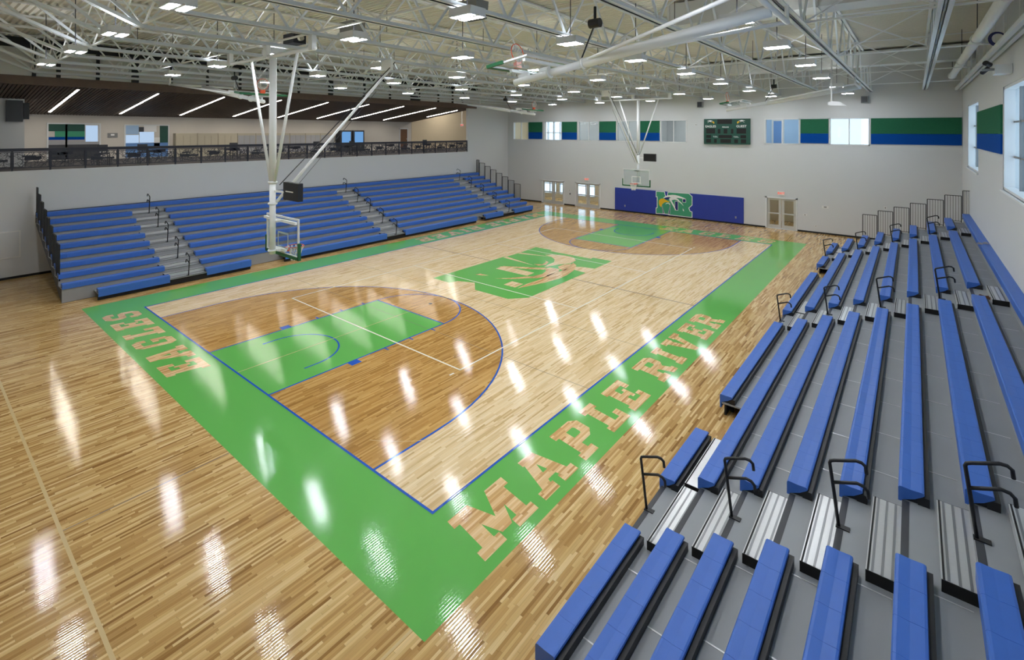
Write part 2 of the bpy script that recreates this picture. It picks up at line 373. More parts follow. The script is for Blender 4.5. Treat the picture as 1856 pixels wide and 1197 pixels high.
# team emblem: interlocked M and R with an eagle head across them, about 1.62 wide to 1 high
def EM(px, py): return ((px - 175) / 682, (910 + 0.0995 * (px - 175) - py) / 682)
E_OUT = [EM(*q) for q in ((175, 230), (430, 253), (445, 340), (500, 430), (545, 345), (555, 262), (1190, 320), (1280, 405), (1280, 655), (1180, 742), (1222, 850), (1280, 872), (1280, 1020), (575, 948), (560, 935), (420, 915), (175, 908), (175, 750), (212, 745), (212, 385), (175, 385))]
E_SLIT = [[EM(*q) for q in p_] for p_ in (((352, 640), (432, 912), (396, 908)), ((632, 620), (598, 940), (560, 930)), ((772, 545), (858, 548), (858, 815), (772, 805)), ((1010, 478), (1096, 482), (1096, 572), (1010, 566)))]
E_HEAD = [[EM(*q) for q in p_] for p_ in (
    ((388, 445), (440, 392), (560, 352), (680, 340), (780, 348), (900, 380), (1100, 462), (1000, 462), (860, 436), (760, 446), (640, 420), (520, 408)),
    ((590, 450), (640, 425), (780, 432), (860, 470), (900, 520), (840, 512), (760, 488), (690, 500), (640, 540), (600, 520)),
    ((820, 490), (900, 520), (975, 590), (1036, 690), (960, 610), (880, 550)),
    ((620, 530), (670, 530), (730, 630), (812, 830), (770, 790), (690, 650)),
    ((1010, 760), (1040, 800), (1050, 845), (1016, 830)),
    ((470, 640), (490, 596), (560, 578), (612, 610), (600, 660), (570, 605), (500, 612)))]
E_BEAK = [EM(*q) for q in ((255, 560), (268, 500), (330, 452), (420, 452), (500, 508), (622, 560), (540, 566), (470, 562), (400, 596), (355, 650), (338, 720), (290, 684), (262, 620))]
E_EYE = [EM(*q) for q in ((425, 436), (520, 412), (602, 402), (590, 450), (545, 486), (470, 476))]
def on_floor(u, v, z): return (5.32 + v * 4.66, 16.56 - u * 4.66, z)
mb = MB(); mb.fill([E_OUT] + E_SLIT, lambda u, v: on_floor(u, v, 0.0030)); tag(mb.build('emblem_letters', 'green_floor_paint', floor, norm=False), 'green interlocked M and R at centre court')
for k, p_ in enumerate(E_HEAD + [E_BEAK, E_EYE]):
    MB().fill([p_], lambda u, v: on_floor(u, v, 0.0040)).build('emblem_feather', 'letter_maple' if k != 6 else 'court_maple', floor, norm=False)

# ---- far wall with doors and interior windows
WZ0, WZ1 = 5.58, 7.28
WIN = [(-7.82, -5.99), (-4.26, -2.36), (-0.72, 1.29), (2.84, 4.89), (6.51, 8.53), (13.73, 15.80), (17.39, 19.45)]
DOORS = [(-4.5, -2.1, 2.06), (-1.0, 1.42, 2.08), (13.8, 15.68, 2.1)]
mb = MB(); T = 0.24
holed_wall(mb, XL - 0.25, XR + 0.25, 0, ZD + 0.2, [(a, b, WZ0, WZ1) for a, b in WIN] + [(a, b, 0, z) for a, b, z in DOORS], lambda a, b, c, d: mb.box(a, b, YF, YF + T, c, d))
wall_far = struct(mb.build('wall_far', 'wall_paint', norm=False))
for k, (a, b) in enumerate(WIN):
    o = thing('window_%d' % (k + 1), 'interior window', 'window', ((a + b) / 2, YF, WZ0), kind='structure'); del o['label']; del o['category']
    f = MB(); fw = 0.07
    f.box(a, a + fw, YF - 0.015, YF + T + .01, WZ0, WZ1).box(b - fw, b, YF - 0.015, YF + T + .01, WZ0, WZ1).box(a, b, YF - 0.015, YF + T + .01, WZ0, WZ0 + fw).box(a, b, YF - 0.015, YF + T + .01, WZ1 - fw, WZ1)
    f.build('window_frame', 'frame_white', o, norm=False)
    m_ = (a + b) / 2
    box('mullion', 'frame_white', m_ - 0.03, m_ + 0.03, YF + 0.06, YF + 0.16, WZ0 + fw, WZ1 - fw, o)
    for c, d in ((a + fw, m_ - 0.03), (m_ + 0.03, b - fw)): box('pane', 'pane_glass', c, d, YF + 0.10, YF + 0.108, WZ0 + fw, WZ1 - fw, o)
for k, (a, b, zt) in enumerate(DOORS):
    o = thing('door_%d' % (k + 1), 'x', 'x', ((a + b) / 2, YF, 0), kind='structure'); del o['label']; del o['category']
    f = MB(); fw = 0.09
    f.box(a, a + fw, YF - 0.03, YF + T, 0, zt).box(b - fw, b, YF - 0.03, YF + T, 0, zt).box(a, b, YF - 0.03, YF + T, zt - fw, zt)
    f.build('door_frame', 'frame_white', o, norm=False)
    m_ = (a + b) / 2
    for c, d in ((a + fw, m_ - 0.012), (m_ + 0.012, b - fw)):
        lf = MB(); st = 0.15
        y0, y1 = YF + 0.09, YF + 0.135
        lf.box(c, c + st, y0, y1, 0.02, zt - fw).box(d - st, d, y0, y1, 0.02, zt - fw).box(c + st, d - st, y0, y1, 0.02, 0.25).box(c + st, d - st, y0, y1, zt - fw - 0.13, zt - fw).box(c + st, d - st, y0, y1, 0.96, 1.05)
        leaf = lf.build('door_leaf', 'aluminium_frame', o, norm=False)
        box('door_glass', 'pane_glass', c + st, d - st, YF + 0.11, YF + 0.116, 0.25, 0.96, leaf)
        box('door_glass', 'pane_glass', c + st, d - st, YF + 0.11, YF + 0.116, 1.05, zt - fw - 0.13, leaf)
        MB().box(c + 0.06, d - 0.06, YF - 0.0, YF + 0.05, 0.98, 1.05).box(c + 0.06, c + 0.16, YF + 0.05, y0, 0.98, 1.05).box(d - 0.16, d - 0.06, YF + 0.05, y0, 0.98, 1.05).build('push_bar', 'step_aluminium', leaf, norm=False)
    box('threshold', 'aluminium_frame', a, b, YF - 0.03, YF + T, 0.0, 0.018, o)
bb = MB(); xs = [XL] + [q for a, b, z in DOORS for q in (a, b)] + [XR]
for a, b in zip(xs[::2], xs[1::2]): bb.box(a, b, YF - 0.015, YF, 0, 0.1)
struct(bb.build('baseboard_far', 'rubber_black', norm=False))
# corridor beyond the far wall, two levels
YC = YF + 3.4
mb = MB()
holed_wall(mb, XL - 0.25, XR + 0.25, -0.1, 8.0, [(-6.9, -4.1, 4.9, 7.6), (16.6, 19.7, 5.0, 7.7), (-8.2, -5.2, 0.4, 2.3), (-4.8, -1.0, 0.4, 2.3)], lambda a, b, c, d: mb.box(a, b, YC, YC + 0.2, c, d))
struct(mb.build('wall_corridor', 'cream_paint', norm=False))
struct(MB().box(XL - .25, XR + .25, YF + T, YC, 4.35, 4.6).box(XL - .25, XR + .25, YF + T, YC + .2, 8.0, 8.2).build('ceiling_corridor', 'wall_paint', norm=False))
struct(MB().box(XL - .45, XL - .25, YF, YC + .2, -.1, 8.2).box(XR + .25, XR + .45, YF, YC + .2, -.1, 8.2).box(12.2, 12.4, YF + T, YC, 4.6, 8.0).box(5.6, 5.7, YF + T, YC, 4.6, 8.0).build('wall_corridor_end', 'wall_paint', norm=False))
for k, (xa, xb, za, zb, n) in enumerate(((-6.9, -4.1, 4.9, 7.6, 4), (16.6, 19.7, 5.0, 7.7, 1), (-8.2, -5.2, 0.4, 2.3, 4), (-4.8, -1.0, 0.4, 2.3, 4))):
    f = MB()
    for q in range(n + 1):
        x_ = xa + (xb - xa) * q / n; f.box(x_ - .04, x_ + .04, YC - .02, YC + .2, za, zb)
    for z_ in ((za, (za + zb) / 2, zb) if n > 1 else (za, zb)): f.box(xa, xb, YC - .02, YC + .2, z_ - .04, z_ + .04)
    struct(f.build('window_%d' % (k + 11), 'frame_white', norm=False))
struct(box('trim_2', 'wall_paint', -3.6, 12.2, YC - .03, YC - .005, 4.62, 7.98)); struct(box('trim_3', 'cream_paint', XL - .25, XL - .22, YF + T, YC, 4.6, 8.0))
# low roofs of the neighbouring wing seen through the bright corridor window
t_ = thing('outside_roof', 'pale roof of the next building wing seen through the bright far window', 'building', (17, 60, 0)); box('roof_wall', 'frame_white', 6, 17.2, 58, 62, 0, 9.2, t_); box('roof_unit', 'frame_white', 13.5, 15.6, 54, 56, 5.9, 7.0, t_)
struct(box('trim_1', 'pale_blue', 12.42, 16.2, YC - 0.03, YC - 0.005, 4.62, 7.98))
o = struct(MB().box(13.5, 14.3, YC - .08, YC - .031, 5.2, 7.3).build('window_15', 'frame_white', norm=False)); box('pane', 'deep_blue', 13.62, 14.18, YC - .09, YC - .081, 5.32, 7.18, o)
for q_, (x_, z_) in enumerate([(-6, 7.97), (-2.5, 7.97), (1, 7.97), (4, 7.97), (8, 7.97), (10.5, 7.97), (14.2, 7.97), (18.5, 7.97), (-5, 4.33), (-2, 4.33), (1, 4.33), (14.5, 4.33)]):  # light panels added so the corridor behind the windows is lit
    up_ = 'upper' if z_ > 5 else 'ground level'
    t_ = thing('added_corridor_fill', 'added fill light panel in the %s corridor beyond the far wall, %s from the left' % (up_, ordinal(q_ % 8)), 'light', (x_, YF + 1.8, z_ - 0.02), group='%s corridor added fill panels' % up_)
    box('fill_panel_frame', 'frame_white', x_ - .62, x_ + .62, YF + 1.48, YF + 2.12, z_ - .03, z_ + .02, t_)
    box('diffuser', 'added_fill_glow', x_ - .58, x_ + .58, YF + 1.52, YF + 2.08, z_ - .034, z_ - .03, t_)

# ---- right wall with tall windows
RW = [(22.45, 27.7, 4.7, 7.75), (9.9, 15.15, 4.7, 7.75), (-2.65, 2.6, 4.7, 7.75)]
mb = MB(); TR = 0.42
holed_wall(mb, YN - .25, YF, 0, ZD + .2, RW, lambda a, b, c, d: mb.box(XR, XR + TR, a, b, c, d))
struct(mb.build('wall_right', 'wall_paint', norm=False))
for k, (a, b, c, d) in enumerate(RW):
    o = thing('window_%d' % (k + 21), 'x', 'x', (XR, (a + b) / 2, c), kind='structure'); del o['label']; del o['category']
    f = MB(); fw = 0.08
    f.box(XR + .02, XR + TR, a, a + fw, c, d).box(XR + .02, XR + TR, b - fw, b, c, d).box(XR + .02, XR + TR, a, b, c, c + fw).box(XR + .02, XR + TR, a, b, d - fw, d)
    f.build('window_frame', 'frame_white', o, norm=False)
    box('window_sill', 'frame_white', XR - 0.06, XR + .1, a - .04, b + .04, c - 0.05, c, o)
    n = 4
    for q in range(1, n):
        y_ = a + (b - a) * q / n; box('mullion', 'speaker_grey', XR + .2, XR + .3, y_ - .035, y_ + .035, c + fw, d - fw, o)
    for z_ in (c + (d - c) * .32, c + (d - c) * .66): box('mullion', 'speaker_grey', XR + .22, XR + .28, a + fw, b - fw, z_ - .025, z_ + .025, o)
    for q in range(n):
        y0 = a + (b - a) * q / n; y1 = a + (b - a) * (q + 1) / n
        box('pane', 'pane_glass', XR + .25, XR + .256, y0 + .04, y1 - .04, c + fw, d - fw, o)
# ---- left wall, mezzanine opening above it
mb = MB(); MZ = 4.6
holed_wall(mb, YN - .25, YF + .24, 0, ZD + .2, [(YN, 25.52, MZ, 8.37)], lambda a, b, c, d: mb.box(XL - .22, XL, a, b, c, d))
struct(mb.build('wall_left', 'wall_paint', norm=False))
struct(MB().box(XL, XL + 0.015, YN, YF, 0, 0.1).build('baseboard_left', 'rubber_black', norm=False))
struct(MB().box(XL - .25, XR + TR, YN - .25, YN, 0, ZD + .2).build('wall_near', 'wall_paint', norm=False))
XM = -17.0
struct(MB().box(XM - .2, XL - .22, YN, 34.6, MZ - .3, MZ).build('floor_mezzanine', 'carpet_dark', norm=False))
wm = struct(MB().box(XM - .2, XM, YN, 34.6, MZ, 9.6).build('wall_mezzanine', 'mezzanine_paint', norm=False))
struct(MB().box(XM, XL - .22, 34.4, 34.6, MZ, 9.6).box(XM, XL - .22, YN - .2, YN, MZ, 9.6).box(XM, -12.2, YN, -1.75, MZ, 7.9).build('wall_mezzanine_end', 'wall_paint', norm=False))
struct(box('wall_mezzanine_cream', 'cream_paint', XM, XM + .03, 26.4, 34.4, MZ, 9.0))
struct(box('ceiling_mezzanine', 'wall_paint', XM - .2, XL - .22, YN, 34.6, 9.6, 9.75))
# wood soffit: dark backing, slats running towards the court, fascia
sof = lambda x: 8.37 + 0.13 * (x - XL)
s_ = MB(); s_.prism([(XL - .02, 8.42), (XL - .02, 8.5), (XM, sof(XM) + .13), (XM, sof(XM) + .05)], lambda a, b: (a, YN, b), lambda a, b: (a, 26.5, b))
soff = struct(s_.build('ceiling_soffit', 'soffit_dark'))
s_ = MB(); y_ = YN + .05
while y_ < 26.4:
    s_.prism([(XL - .02, 8.37), (XL - .02, 8.425), (XM, sof(XM) + .055), (XM, sof(XM))], lambda a, b: (a, y_, b), lambda a, b: (a, y_ + .095, b)); y_ += 0.14
o = s_.build('slats', 'soffit_brown', soff); o['kind'] = 'stuff'
box('fascia', 'soffit_brown', XL - .03, XL + .03, YN, 26.6, 8.36, 8.74, soff)
SL = [-0.3, 2.9, 6.1, 9.4, 12.6, 15.8, 19.0, 22.3, 25.4]
for k, y_ in enumerate(SL):
    xa, xb = (-16.0, -9.0) if k < 8 else (-13.6, -9.6)
    t_ = thing('linear_light', 'long narrow light strip in the brown slatted ceiling over the mezzanine, %s from the left' % ordinal(k), 'light', ((xa + xb) / 2, y_, sof((xa + xb) / 2) - .02), group='linear lights in the slatted ceiling')
    MB().bar((xa, y_, sof(xa) + .005), (xb, y_, sof(xb) + .005), .13, .03).build('light_trim', 'soffit_dark', t_)
    MB().bar((xa + .03, y_, sof(xa) - .012), (xb - .03, y_, sof(xb) - .012), .09, .012).build('diffuser', 'soffit_led', t_)
for k, x_ in enumerate((-15.2, -12.0)):  # two panels added to brighten the cream wall past the soffit
    t_ = thing('added_mezzanine_fill', 'added fill light panel over the cream end of the mezzanine, %s one' % ('rear' if k == 0 else 'front'), 'light', (x_, 30, 9.56), group='added mezzanine fill panels')
    box('fill_panel_frame', 'frame_white', x_ - .62, x_ + .62, 29.4, 30.64, 9.56, 9.6, t_); box('diffuser', 'added_fill_glow', x_ - .58, x_ + .58, 29.44, 30.6, 9.553, 9.56, t_)
# mezzanine back wall fittings
def rwin(name, label, y0, y1, z0, z1, panels):
    t_ = thing(name, label, 'window', (XM, (y0 + y1) / 2, z0))
    f = MB(); f.box(XM, XM + .06, y0 - .07, y0, z0, z1).box(XM, XM + .06, y1, y1 + .07, z0, z1).box(XM, XM + .06, y0 - .07, y1 + .07, z1, z1 + .07).build('frame', 'frame_white', t_, norm=False)
    for a, b, c, d, m_ in panels: box('pane', m_, XM + .005, XM + .02, y0 + (y1 - y0) * a, y0 + (y1 - y0) * b, z0 + (z1 - z0) * c, z0 + (z1 - z0) * d, t_)
    return t_
rwin('interior_window', 'glazed screen with blue and green striped panels at the left of the mezzanine', -0.2, 2.1, MZ + .05, 6.72, [(0, 1, 0, .42, 'dark_grey'), (0, .7, .42, .56, 'locker_grey'), (0, .7, .56, .64, 'felt_blue'), (.12, .7, .64, .8, 'print_green'), (0, .7, .8, 1, 'board_green'), (.32, .36, 0, 1, 'frame_white'), (.72, .97, .5, .97, 'window_screen'), (.7, 1, .42, .5, 'locker_grey')])
rwin('interior_window', 'glazed screen with white graphic shapes on blue, right of the striped one', 3.4, 5.7, MZ + .05, 6.68, [(0, 1, 0, .45, 'deep_blue'), (.0, .3, .45, .7, 'window_screen'), (.0, .3, .72, 1, 'pale_blue'), (.3, .42, .8, .95, 'dark_grey'), (.32, .66, .46, .8, 'window_screen'), (.42, .72, .8, 1, 'print_white'), (.66, .8, .3, .62, 'print_white'), (.8, 1, .45, 1, 'board_green')])
t_ = thing('wall_sign', 'small grey sign between the two mezzanine screens', 'sign', (XM, 2.75, 6.05)); box('sign_plate', 'speaker_grey', XM, XM + .03, 2.5, 3.0, 5.92, 6.2, t_); box('sign_print', 'print_white', XM + .03, XM + .034, 2.66, 2.84, 6.04, 6.14, t_)
for k in range(9):
    y0 = 6.0 + k * 1.3
    t_ = thing('locker_cabinet', 'low pale locker cabinet against the mezzanine back wall, %s from the left' % ordinal(k), 'cabinet', (XM, y0 + .6, MZ), group='mezzanine locker cabinets')
    box('carcass', 'locker_tan', XM, XM + .5, y0, y0 + 1.28, MZ, 6.18, t_)
    for q in range(3): box('door', 'locker_grey' if k > 2 else 'locker_tan', XM + .5, XM + .52, y0 + .03 + q * .41, y0 + .41 + q * .41, MZ + .1, 6.02, t_)
for k in range(2):
    y0 = 18.1 + k * 1.25
    t_ = thing('vending_machine', 'dark vending machine with glowing blue front, %s one' % ('left' if k == 0 else 'right'), 'vending machine', (XM + .4, y0 + .5, MZ), group='vending machines')
    box('cabinet', 'dark_grey', XM + .02, XM + .75, y0, y0 + 1.1, MZ, 6.42, t_); box('lit_front', 'vending_glow', XM + .75, XM + .76, y0 + .12, y0 + .98, 5.3, 6.3, t_)
t_ = thing('room_door', 'brown wooden door in the mezzanine back wall beside the cream wall', 'door', (XM, 25.4, MZ)); box('door_leaf', 'door_brown', XM, XM + .04, 25.0, 25.85, MZ, 6.55, t_); MB().box(XM, XM + .06, 24.9, 25.0, MZ, 6.65).box(XM, XM + .06, 25.85, 25.95, MZ, 6.65).box(XM, XM + .06, 24.9, 25.95, 6.55, 6.65).build('door_frame', 'frame_white', t_, norm=False); MB().tube([(XM + .04, 25.75, 5.6), (XM + .1, 25.75, 5.6)], .03).build('knob', 'step_aluminium', t_)
t_ = thing('exit_sign', 'small red exit sign on the cream mezzanine wall', 'sign', (-13.2, 29.6, 6.9)); box('housing', 'wall_plate', -13.25, -13.2, 29.4, 29.85, 6.85, 7.1, t_); text('lettering', 'EXIT', .2, 'exit_glow', (-13.19, 29.62, 6.97), (0, 1, 0), (0, 0, 1), .003, t_); box('hanger', 'wall_plate', -13.24, -13.21, 29.6, 29.65, 7.1, 9.6, t_)
t_ = thing('display_box', 'dark square box hanging under the slatted ceiling at the far left of the mezzanine', 'screen', (-12.15, -2.2, 7.0)); box('screen_body', 'dark_grey', -12.19, -12.05, -2.4, -1.82, 6.78, 7.8, t_); MB().prism([(-12.19, 6.9), (-12.05, 6.9), (-12.05, 7.7), (-12.19, 7.7)], lambda a, b: (a, -1.79, b), lambda a, b: (a, -1.6, b)).build('bracket', 'black_metal', t_)
for k, y_ in enumerate((0.9, 2.6, 7.2, 12.6, 15.4, 22.4)):
    t_ = thing('mezzanine_stool', 'dark seat back showing above the balcony railing, %s from the left' % ordinal(k), 'stool', (-10.3, y_, MZ), group='seats behind the balcony railing')
    box('backrest', 'dark_grey', -10.5, -10.45, y_ - .22, y_ + .22, 5.3, 5.64, t_); box('seat', 'dark_grey', -10.5, -10.05, y_ - .22, y_ + .22, 5.18, 5.25, t_)
    for a in (-10.47, -10.1):
        for b in (y_ - .22, y_ + .2): box('leg', 'black_metal', a, a + .03, b, b + .03, MZ, 5.18, t_)
    box('back_post', 'black_metal', -10.49, -10.46, y_ - .02, y_ + .02, 5.18, 5.3, t_)
# balcony railing with cut metal panels
rail = thing('balcony_railing', 'dark metal balcony railing with cut-out branch pattern panels along the mezzanine edge', 'railing', (XL - .1, 10, MZ))
PS = 1.22; n = 27; y0 = 25.5 - n * PS; x_ = XL - .1
def pattern(seed):
    rnd = random.Random(seed); m_ = MB(); W_, H_ = PS - .06, .70
    def clip(p, d):
        t0, t1 = -9, 9
        for a, dd, hi in ((p[0], d[0], W_), (p[1], d[1], H_)):
            if abs(dd) < 1e-6: continue
            q0, q1 = sorted(((0 - a) / dd, (hi - a) / dd)); t0, t1 = max(t0, q0), min(t1, q1)
        return t0, t1
    for k in range(58):
        p = (rnd.uniform(0, W_), rnd.uniform(0, H_)); an = rnd.choice((rnd.uniform(-.9, .9), rnd.uniform(.4, 2.7))); d = (math.cos(an), math.sin(an)); t0, t1 = clip(p, d)
        ln = rnd.uniform(.15, .5); t0, t1 = max(t0, -ln), min(t1, ln)
        if t1 - t0 < .1: continue
        m_.bar((0, p[0] + d[0] * t0, p[1] + d[1] * t0), (0, p[0] + d[0] * t1, p[1] + d[1] * t1), .012, rnd.uniform(.012, .022), (1, 0, 0))
    for k in range(3): a = rnd.uniform(0, W_ - .5); b = rnd.uniform(.2, H_ - .15); m_.box(-.006, .006, a, a + rnd.uniform(.25, .5), b, b + rnd.uniform(.06, .16))
    m_.box(-.01, .01, 0, W_, 0, .03).box(-.01, .01, 0, W_, H_ - .03, H_).box(-.01, .01, 0, .025, 0, H_).box(-.01, .01, W_ - .025, W_, 0, H_)
    return m_.mesh('panel', 'railing_navy', norm=False)
pats = [pattern(s) for s in (3, 5, 8)]
for k in range(n): put(pats[k % 3], 'cut_panel', rail, (x_, y0 + k * PS + .03, 4.72))
post = MB().box(-.03, .03, -.03, .03, 0, .92).mesh('post', 'railing_navy', norm=False)
for k in range(n + 1): put(post, 'post', rail, (x_, y0 + k * PS, MZ))
box('top_rail', 'railing_navy', x_ - .04, x_ + .04, y0, 25.5, 5.44, 5.58, rail)
# upper left wall: dark columns above the soffit
for k, (y_, w_) in enumerate(((-1.9, .12), (-1.1, .14), (0.3, .12), (1.75, .28), (3.3, .1), (5.0, .1), (6.7, .1), (8.6, .1), (10.2, .1), (12.4, .3), (15.0, .12), (17.2, .12), (19.6, .9), (22.0, .1), (23.6, .1), (24.8, .1))):
    box('wall_column', 'black_metal', XL, XL + .12, y_ - w_ / 2, y_ + w_ / 2, 8.74, 10.38, bpy.data.objects['wall_left'])
box('dark_band', 'black_metal', XL, XL + .1, YN, 26.6, 9.95, 10.38, bpy.data.objects['wall_left'])

# ---- roof deck, ribs running across the court
d_ = MB(); y_ = YN - .2; p_ = 0.2
while y_ < YF + .2:
    a, b, c, d = y_, y_ + .055, y_ + .075, y_ + .18
    for (q0, z0), (q1, z1) in (((a, ZD), (b, ZD)), ((b, ZD), (c, ZD + .075)), ((c, ZD + .075), (d, ZD + .075)), ((d, ZD + .075), (y_ + p_, ZD))):
        d_.quad([(XL - .2, q0, z0), (XL - .2, q1, z1), (XR + .4, q1, z1), (XR + .4, q0, z0)])
    y_ += p_
deck = struct(d_.build('ceiling', 'deck_paint', norm=False))
box('roof_board', 'deck_paint', XL - .3, XR + .5, YN - .3, YF + .3, ZD + .12, ZD + .2, deck)

# ------------------------------------------------------------ roof steel
JX = [21.95 - 2.45 * k for k in range(13)]
ZB, ZT, YK, YE = 8.8, 10.34, -2.0, -5.4
LW = 2.36; NP = 14
web_d = {}
for k, x_ in enumerate(JX):
    t_ = thing('roof_joist', 'white open-web steel roof joist running the length of the court, %s from the right wall' % ordinal(k), 'roof joist', (x_, 12, ZB), group='steel roof joists')
    b = MB()
    for s in (-1, 1):
        b.box(x_ + s * .02, x_ + s * .12, YK, YF, ZB, ZB + .015).box(x_ + s * .02, x_ + s * .035, YK, YF, ZB, ZB + .1)
        b.bar((x_ + s * .06, YK, ZB + .04), (x_ + s * .06, YE, ZT - .05), .08, .08)
    b.build('bottom_chord', 'chord_paint', t_, norm=False)
    MB().box(x_ - .1, x_ - .02, YN, YF, ZT, ZT + .05).box(x_ + .02, x_ + .1, YN, YF, ZT, ZT + .05).build('top_chord', 'steel_white', t_, norm=False)
    for q in range(NP):
        y0 = YK + q * LW; ym = y0 + LW / 2; y1 = y0 + LW
        for i_, (a, c) in enumerate((((0, 0, 0), (0, LW / 2, ZT - ZB)), ((0, LW / 2, ZT - ZB), (0, LW, 0)))):
            if i_ not in web_d: web_d[i_] = MB().bar((0, a[1], a[2] + .05), (0, c[1], c[2] + .02), .05, .05, (1, 0, 0)).mesh('web', 'chord_paint', norm=False)
            put(web_d[i_], 'web_member', t_, (x_, y0, ZB))
    put(MB().bar((0, 0, .05), (0, -1.7, ZT - ZB), .07, .07, (1, 0, 0)).mesh('web', 'chord_paint', norm=False), 'web_member', t_, (x_, YK, ZB))
for k, y_ in enumerate((-2.0, 1.1, 7.5, 13.9, 20.3, 26.7)):
    t_ = thing('joist_bridging', 'line of cross braces between the roof joists, %s from the near end' % ordinal(k), 'bracing', (8, y_, ZB), group='joist bridging lines')
    box('bridging_angle', 'steel_white', XL, XR, y_ - .03, y_ + .03, ZB + .1, ZB + .14, t_)
    box('bridging_angle', 'steel_white', XL, XR, y_ - .03, y_ + .03, ZT - .12, ZT - .08, t_)
    xs = JX + [XL + .05]
    for i_ in range(len(xs) - 1):
        a, c = xs[i_], xs[i_ + 1]
        MB().bar((a, y_ - .02, ZB + .12), (c, y_ - .02, ZT - .1), .035, .035).build('cross_brace', 'steel_white', t_, norm=False)
        MB().bar((c, y_ + .02, ZB + .12), (a, y_ + .02, ZT - .1), .035, .035).build('cross_brace', 'steel_white', t_, norm=False)
t_ = thing('wall_track', 'white double channel track along the top of the right wall', 'beam', (23.35, 12, 8.75))
for s in (-1, 1): box('channel', 'chord_paint', 23.35 + s * .03, 23.35 + s * .13, YN, YF - .1, 8.72, 8.84, t_)
for k in range(14):
    y_ = -5 + k * 2.6; MB().bar((23.4, y_, 8.84), (23.4, y_, ZT), .06, .06).build('hanger', 'steel_white', t_, norm=False)
for k, (y_, xa) in enumerate(((9.7, 15.6), (24.2, 10.5))):
    t_ = thing('air_duct', 'wide grey painted air duct under the roof, %s' % ('nearer the camera' if k == 0 else 'near the far wall'), 'duct', ((xa + XR) / 2, y_, 9.6), group='roof air ducts')
    box('duct_body', 'duct_paint', xa, XR - .02, y_ - .45, y_ + .45, 9.62, 10.3, t_)
    for q in range(5):
        x_ = xa + .05 + q * (XR - xa - .15) / 4; MB().box(x_ - .02, x_ + .02, y_ - .47, y_ + .47, 9.60, 10.32).build('duct_flange', 'duct_paint', t_, norm=False)
t_ = thing('pipe_run', 'thick white pipe running along the right wall below the roof', 'pipe', (22.9, 12, 9.05))
MB().tube([(22.9, YN, 9.1), (22.9, 26.2, 9.1), (22.9, 26.6, 9.1)], .13, 12).build('pipe', 'steel_white', t_, smooth=True)
for q in range(6): MB().torus((22.9, -4 + q * 6, 9.1), .14, .025, 14, 6, (0, 1, 0)).build('coupling', 'steel_white', t_); MB().tube([(22.9, -4 + q * 6, 9.2), (22.9, -4 + q * 6, ZT)], .012, 6).build('hanger_rod', 'dark_grey', t_)
for k, x_ in enumerate((16.0, 8.4, 0.5)):
    t_ = thing('conduit_run', 'thin pipe run under the roof deck lengthwise, %s from the right wall' % ordinal(k), 'pipe', (x_, 12, 9.9), group='roof conduits')
    MB().tube([(x_, YN, 9.52), (x_, YF - .1, 9.52)], .035, 8).build('pipe', 'steel_white', t_, smooth=True)
    for q in range(8): MB().tube([(x_, -5 + q * 4.6, 9.54), (x_, -5 + q * 4.6, ZD)], .01, 6).build('hanger_rod', 'dark_grey', t_)

# ------------------------------------------------------------ ceiling fixtures
RYS = [-2.5, 1.3, 5.05, 8.85, 13.3, 18.2, 23.3, 28.6]; RXS = [18.7, 14.75, 10.95, 6.9, 2.8, -1.6]
hs = MB().box(-.29, .29, -.22, .22, .03, .09).box(-.29, .29, -.22, -.02, .0, .03).box(-.29, .29, .02, .22, .0, .03).box(-.29, .29, -.22, -.205, .09, .17).box(-.29, .29, .205, .22, .09, .17).box(-.29, -.275, -.22, .22, .09, .17).box(.275, .29, -.22, .22, .09, .17).mesh('housing', 'frame_white', norm=False)
df = MB().box(-.265, .265, -.065, .065, -.006, .002).mesh('diffuser', 'led_diffuser', norm=False)
ul = MB().box(-.27, .27, -.2, .2, .09, .094).mesh('ceiling_fill', 'added_ceiling_fill', norm=False)  # added upward emitter, sunk between the housing walls out of view
rod = MB().tube([(0, 0, .09), (0, 0, ZD - 8.6)], .012, 6).mesh('rod', 'dark_grey')
for r_, y_ in enumerate(RYS):
    for c_, x_ in enumerate(RXS):
        x2 = x_ + (0.25 if r_ == 0 else -.15 if r_ > 4 else 0)
        t_ = thing('high_bay_light', 'twin-bar ceiling light, %s from right wall, %s row from near end' % (ordinal(c_), ordinal(r_)), 'ceiling light', (x2, y_, 8.6), group='high bay ceiling lights')
        put(hs, 'housing', t_, (x2, y_, 8.6))
        for s in (-1, 1): put(df, 'diffuser', t_, (x2, y_ + s * .12, 8.6))
        put(ul, 'added_ceiling_fill', t_, (x2, y_, 8.6))
        put(rod, 'suspension_rod', t_, (x2, y_, 8.6))
def hung_speaker(x_, y_, z_, label):
    t_ = thing('hanging_speaker', label, 'speaker', (x_, y_, z_), group='grey roof speakers')
    MB().prism([(-.3, 0), (.3, 0), (.36, .42), (-.36, .42)], lambda a, b: (x_ + a, y_ - .22, z_ + b), lambda a, b: (x_ + a, y_ + .22, z_ + b)).build('cabinet', 'speaker_grey', t_)
    box('grille', 'dark_grey', x_ - .27, x_ + .27, y_ - .19, y_ + .19, z_ - .012, z_, t_)
    for a in (-.3, .3): MB().tube([(x_ + a, y_, z_ + .42), (x_ + a, y_, ZT)], .008, 6).build('hanger_rod', 'black_metal', t_)
hung_speaker(8.3, 3.0, 9.25, 'grey box speaker hung over the near key'); hung_speaker(12.9, 3.4, 9.2, 'grey box speaker hung near the right end of the near baseline')
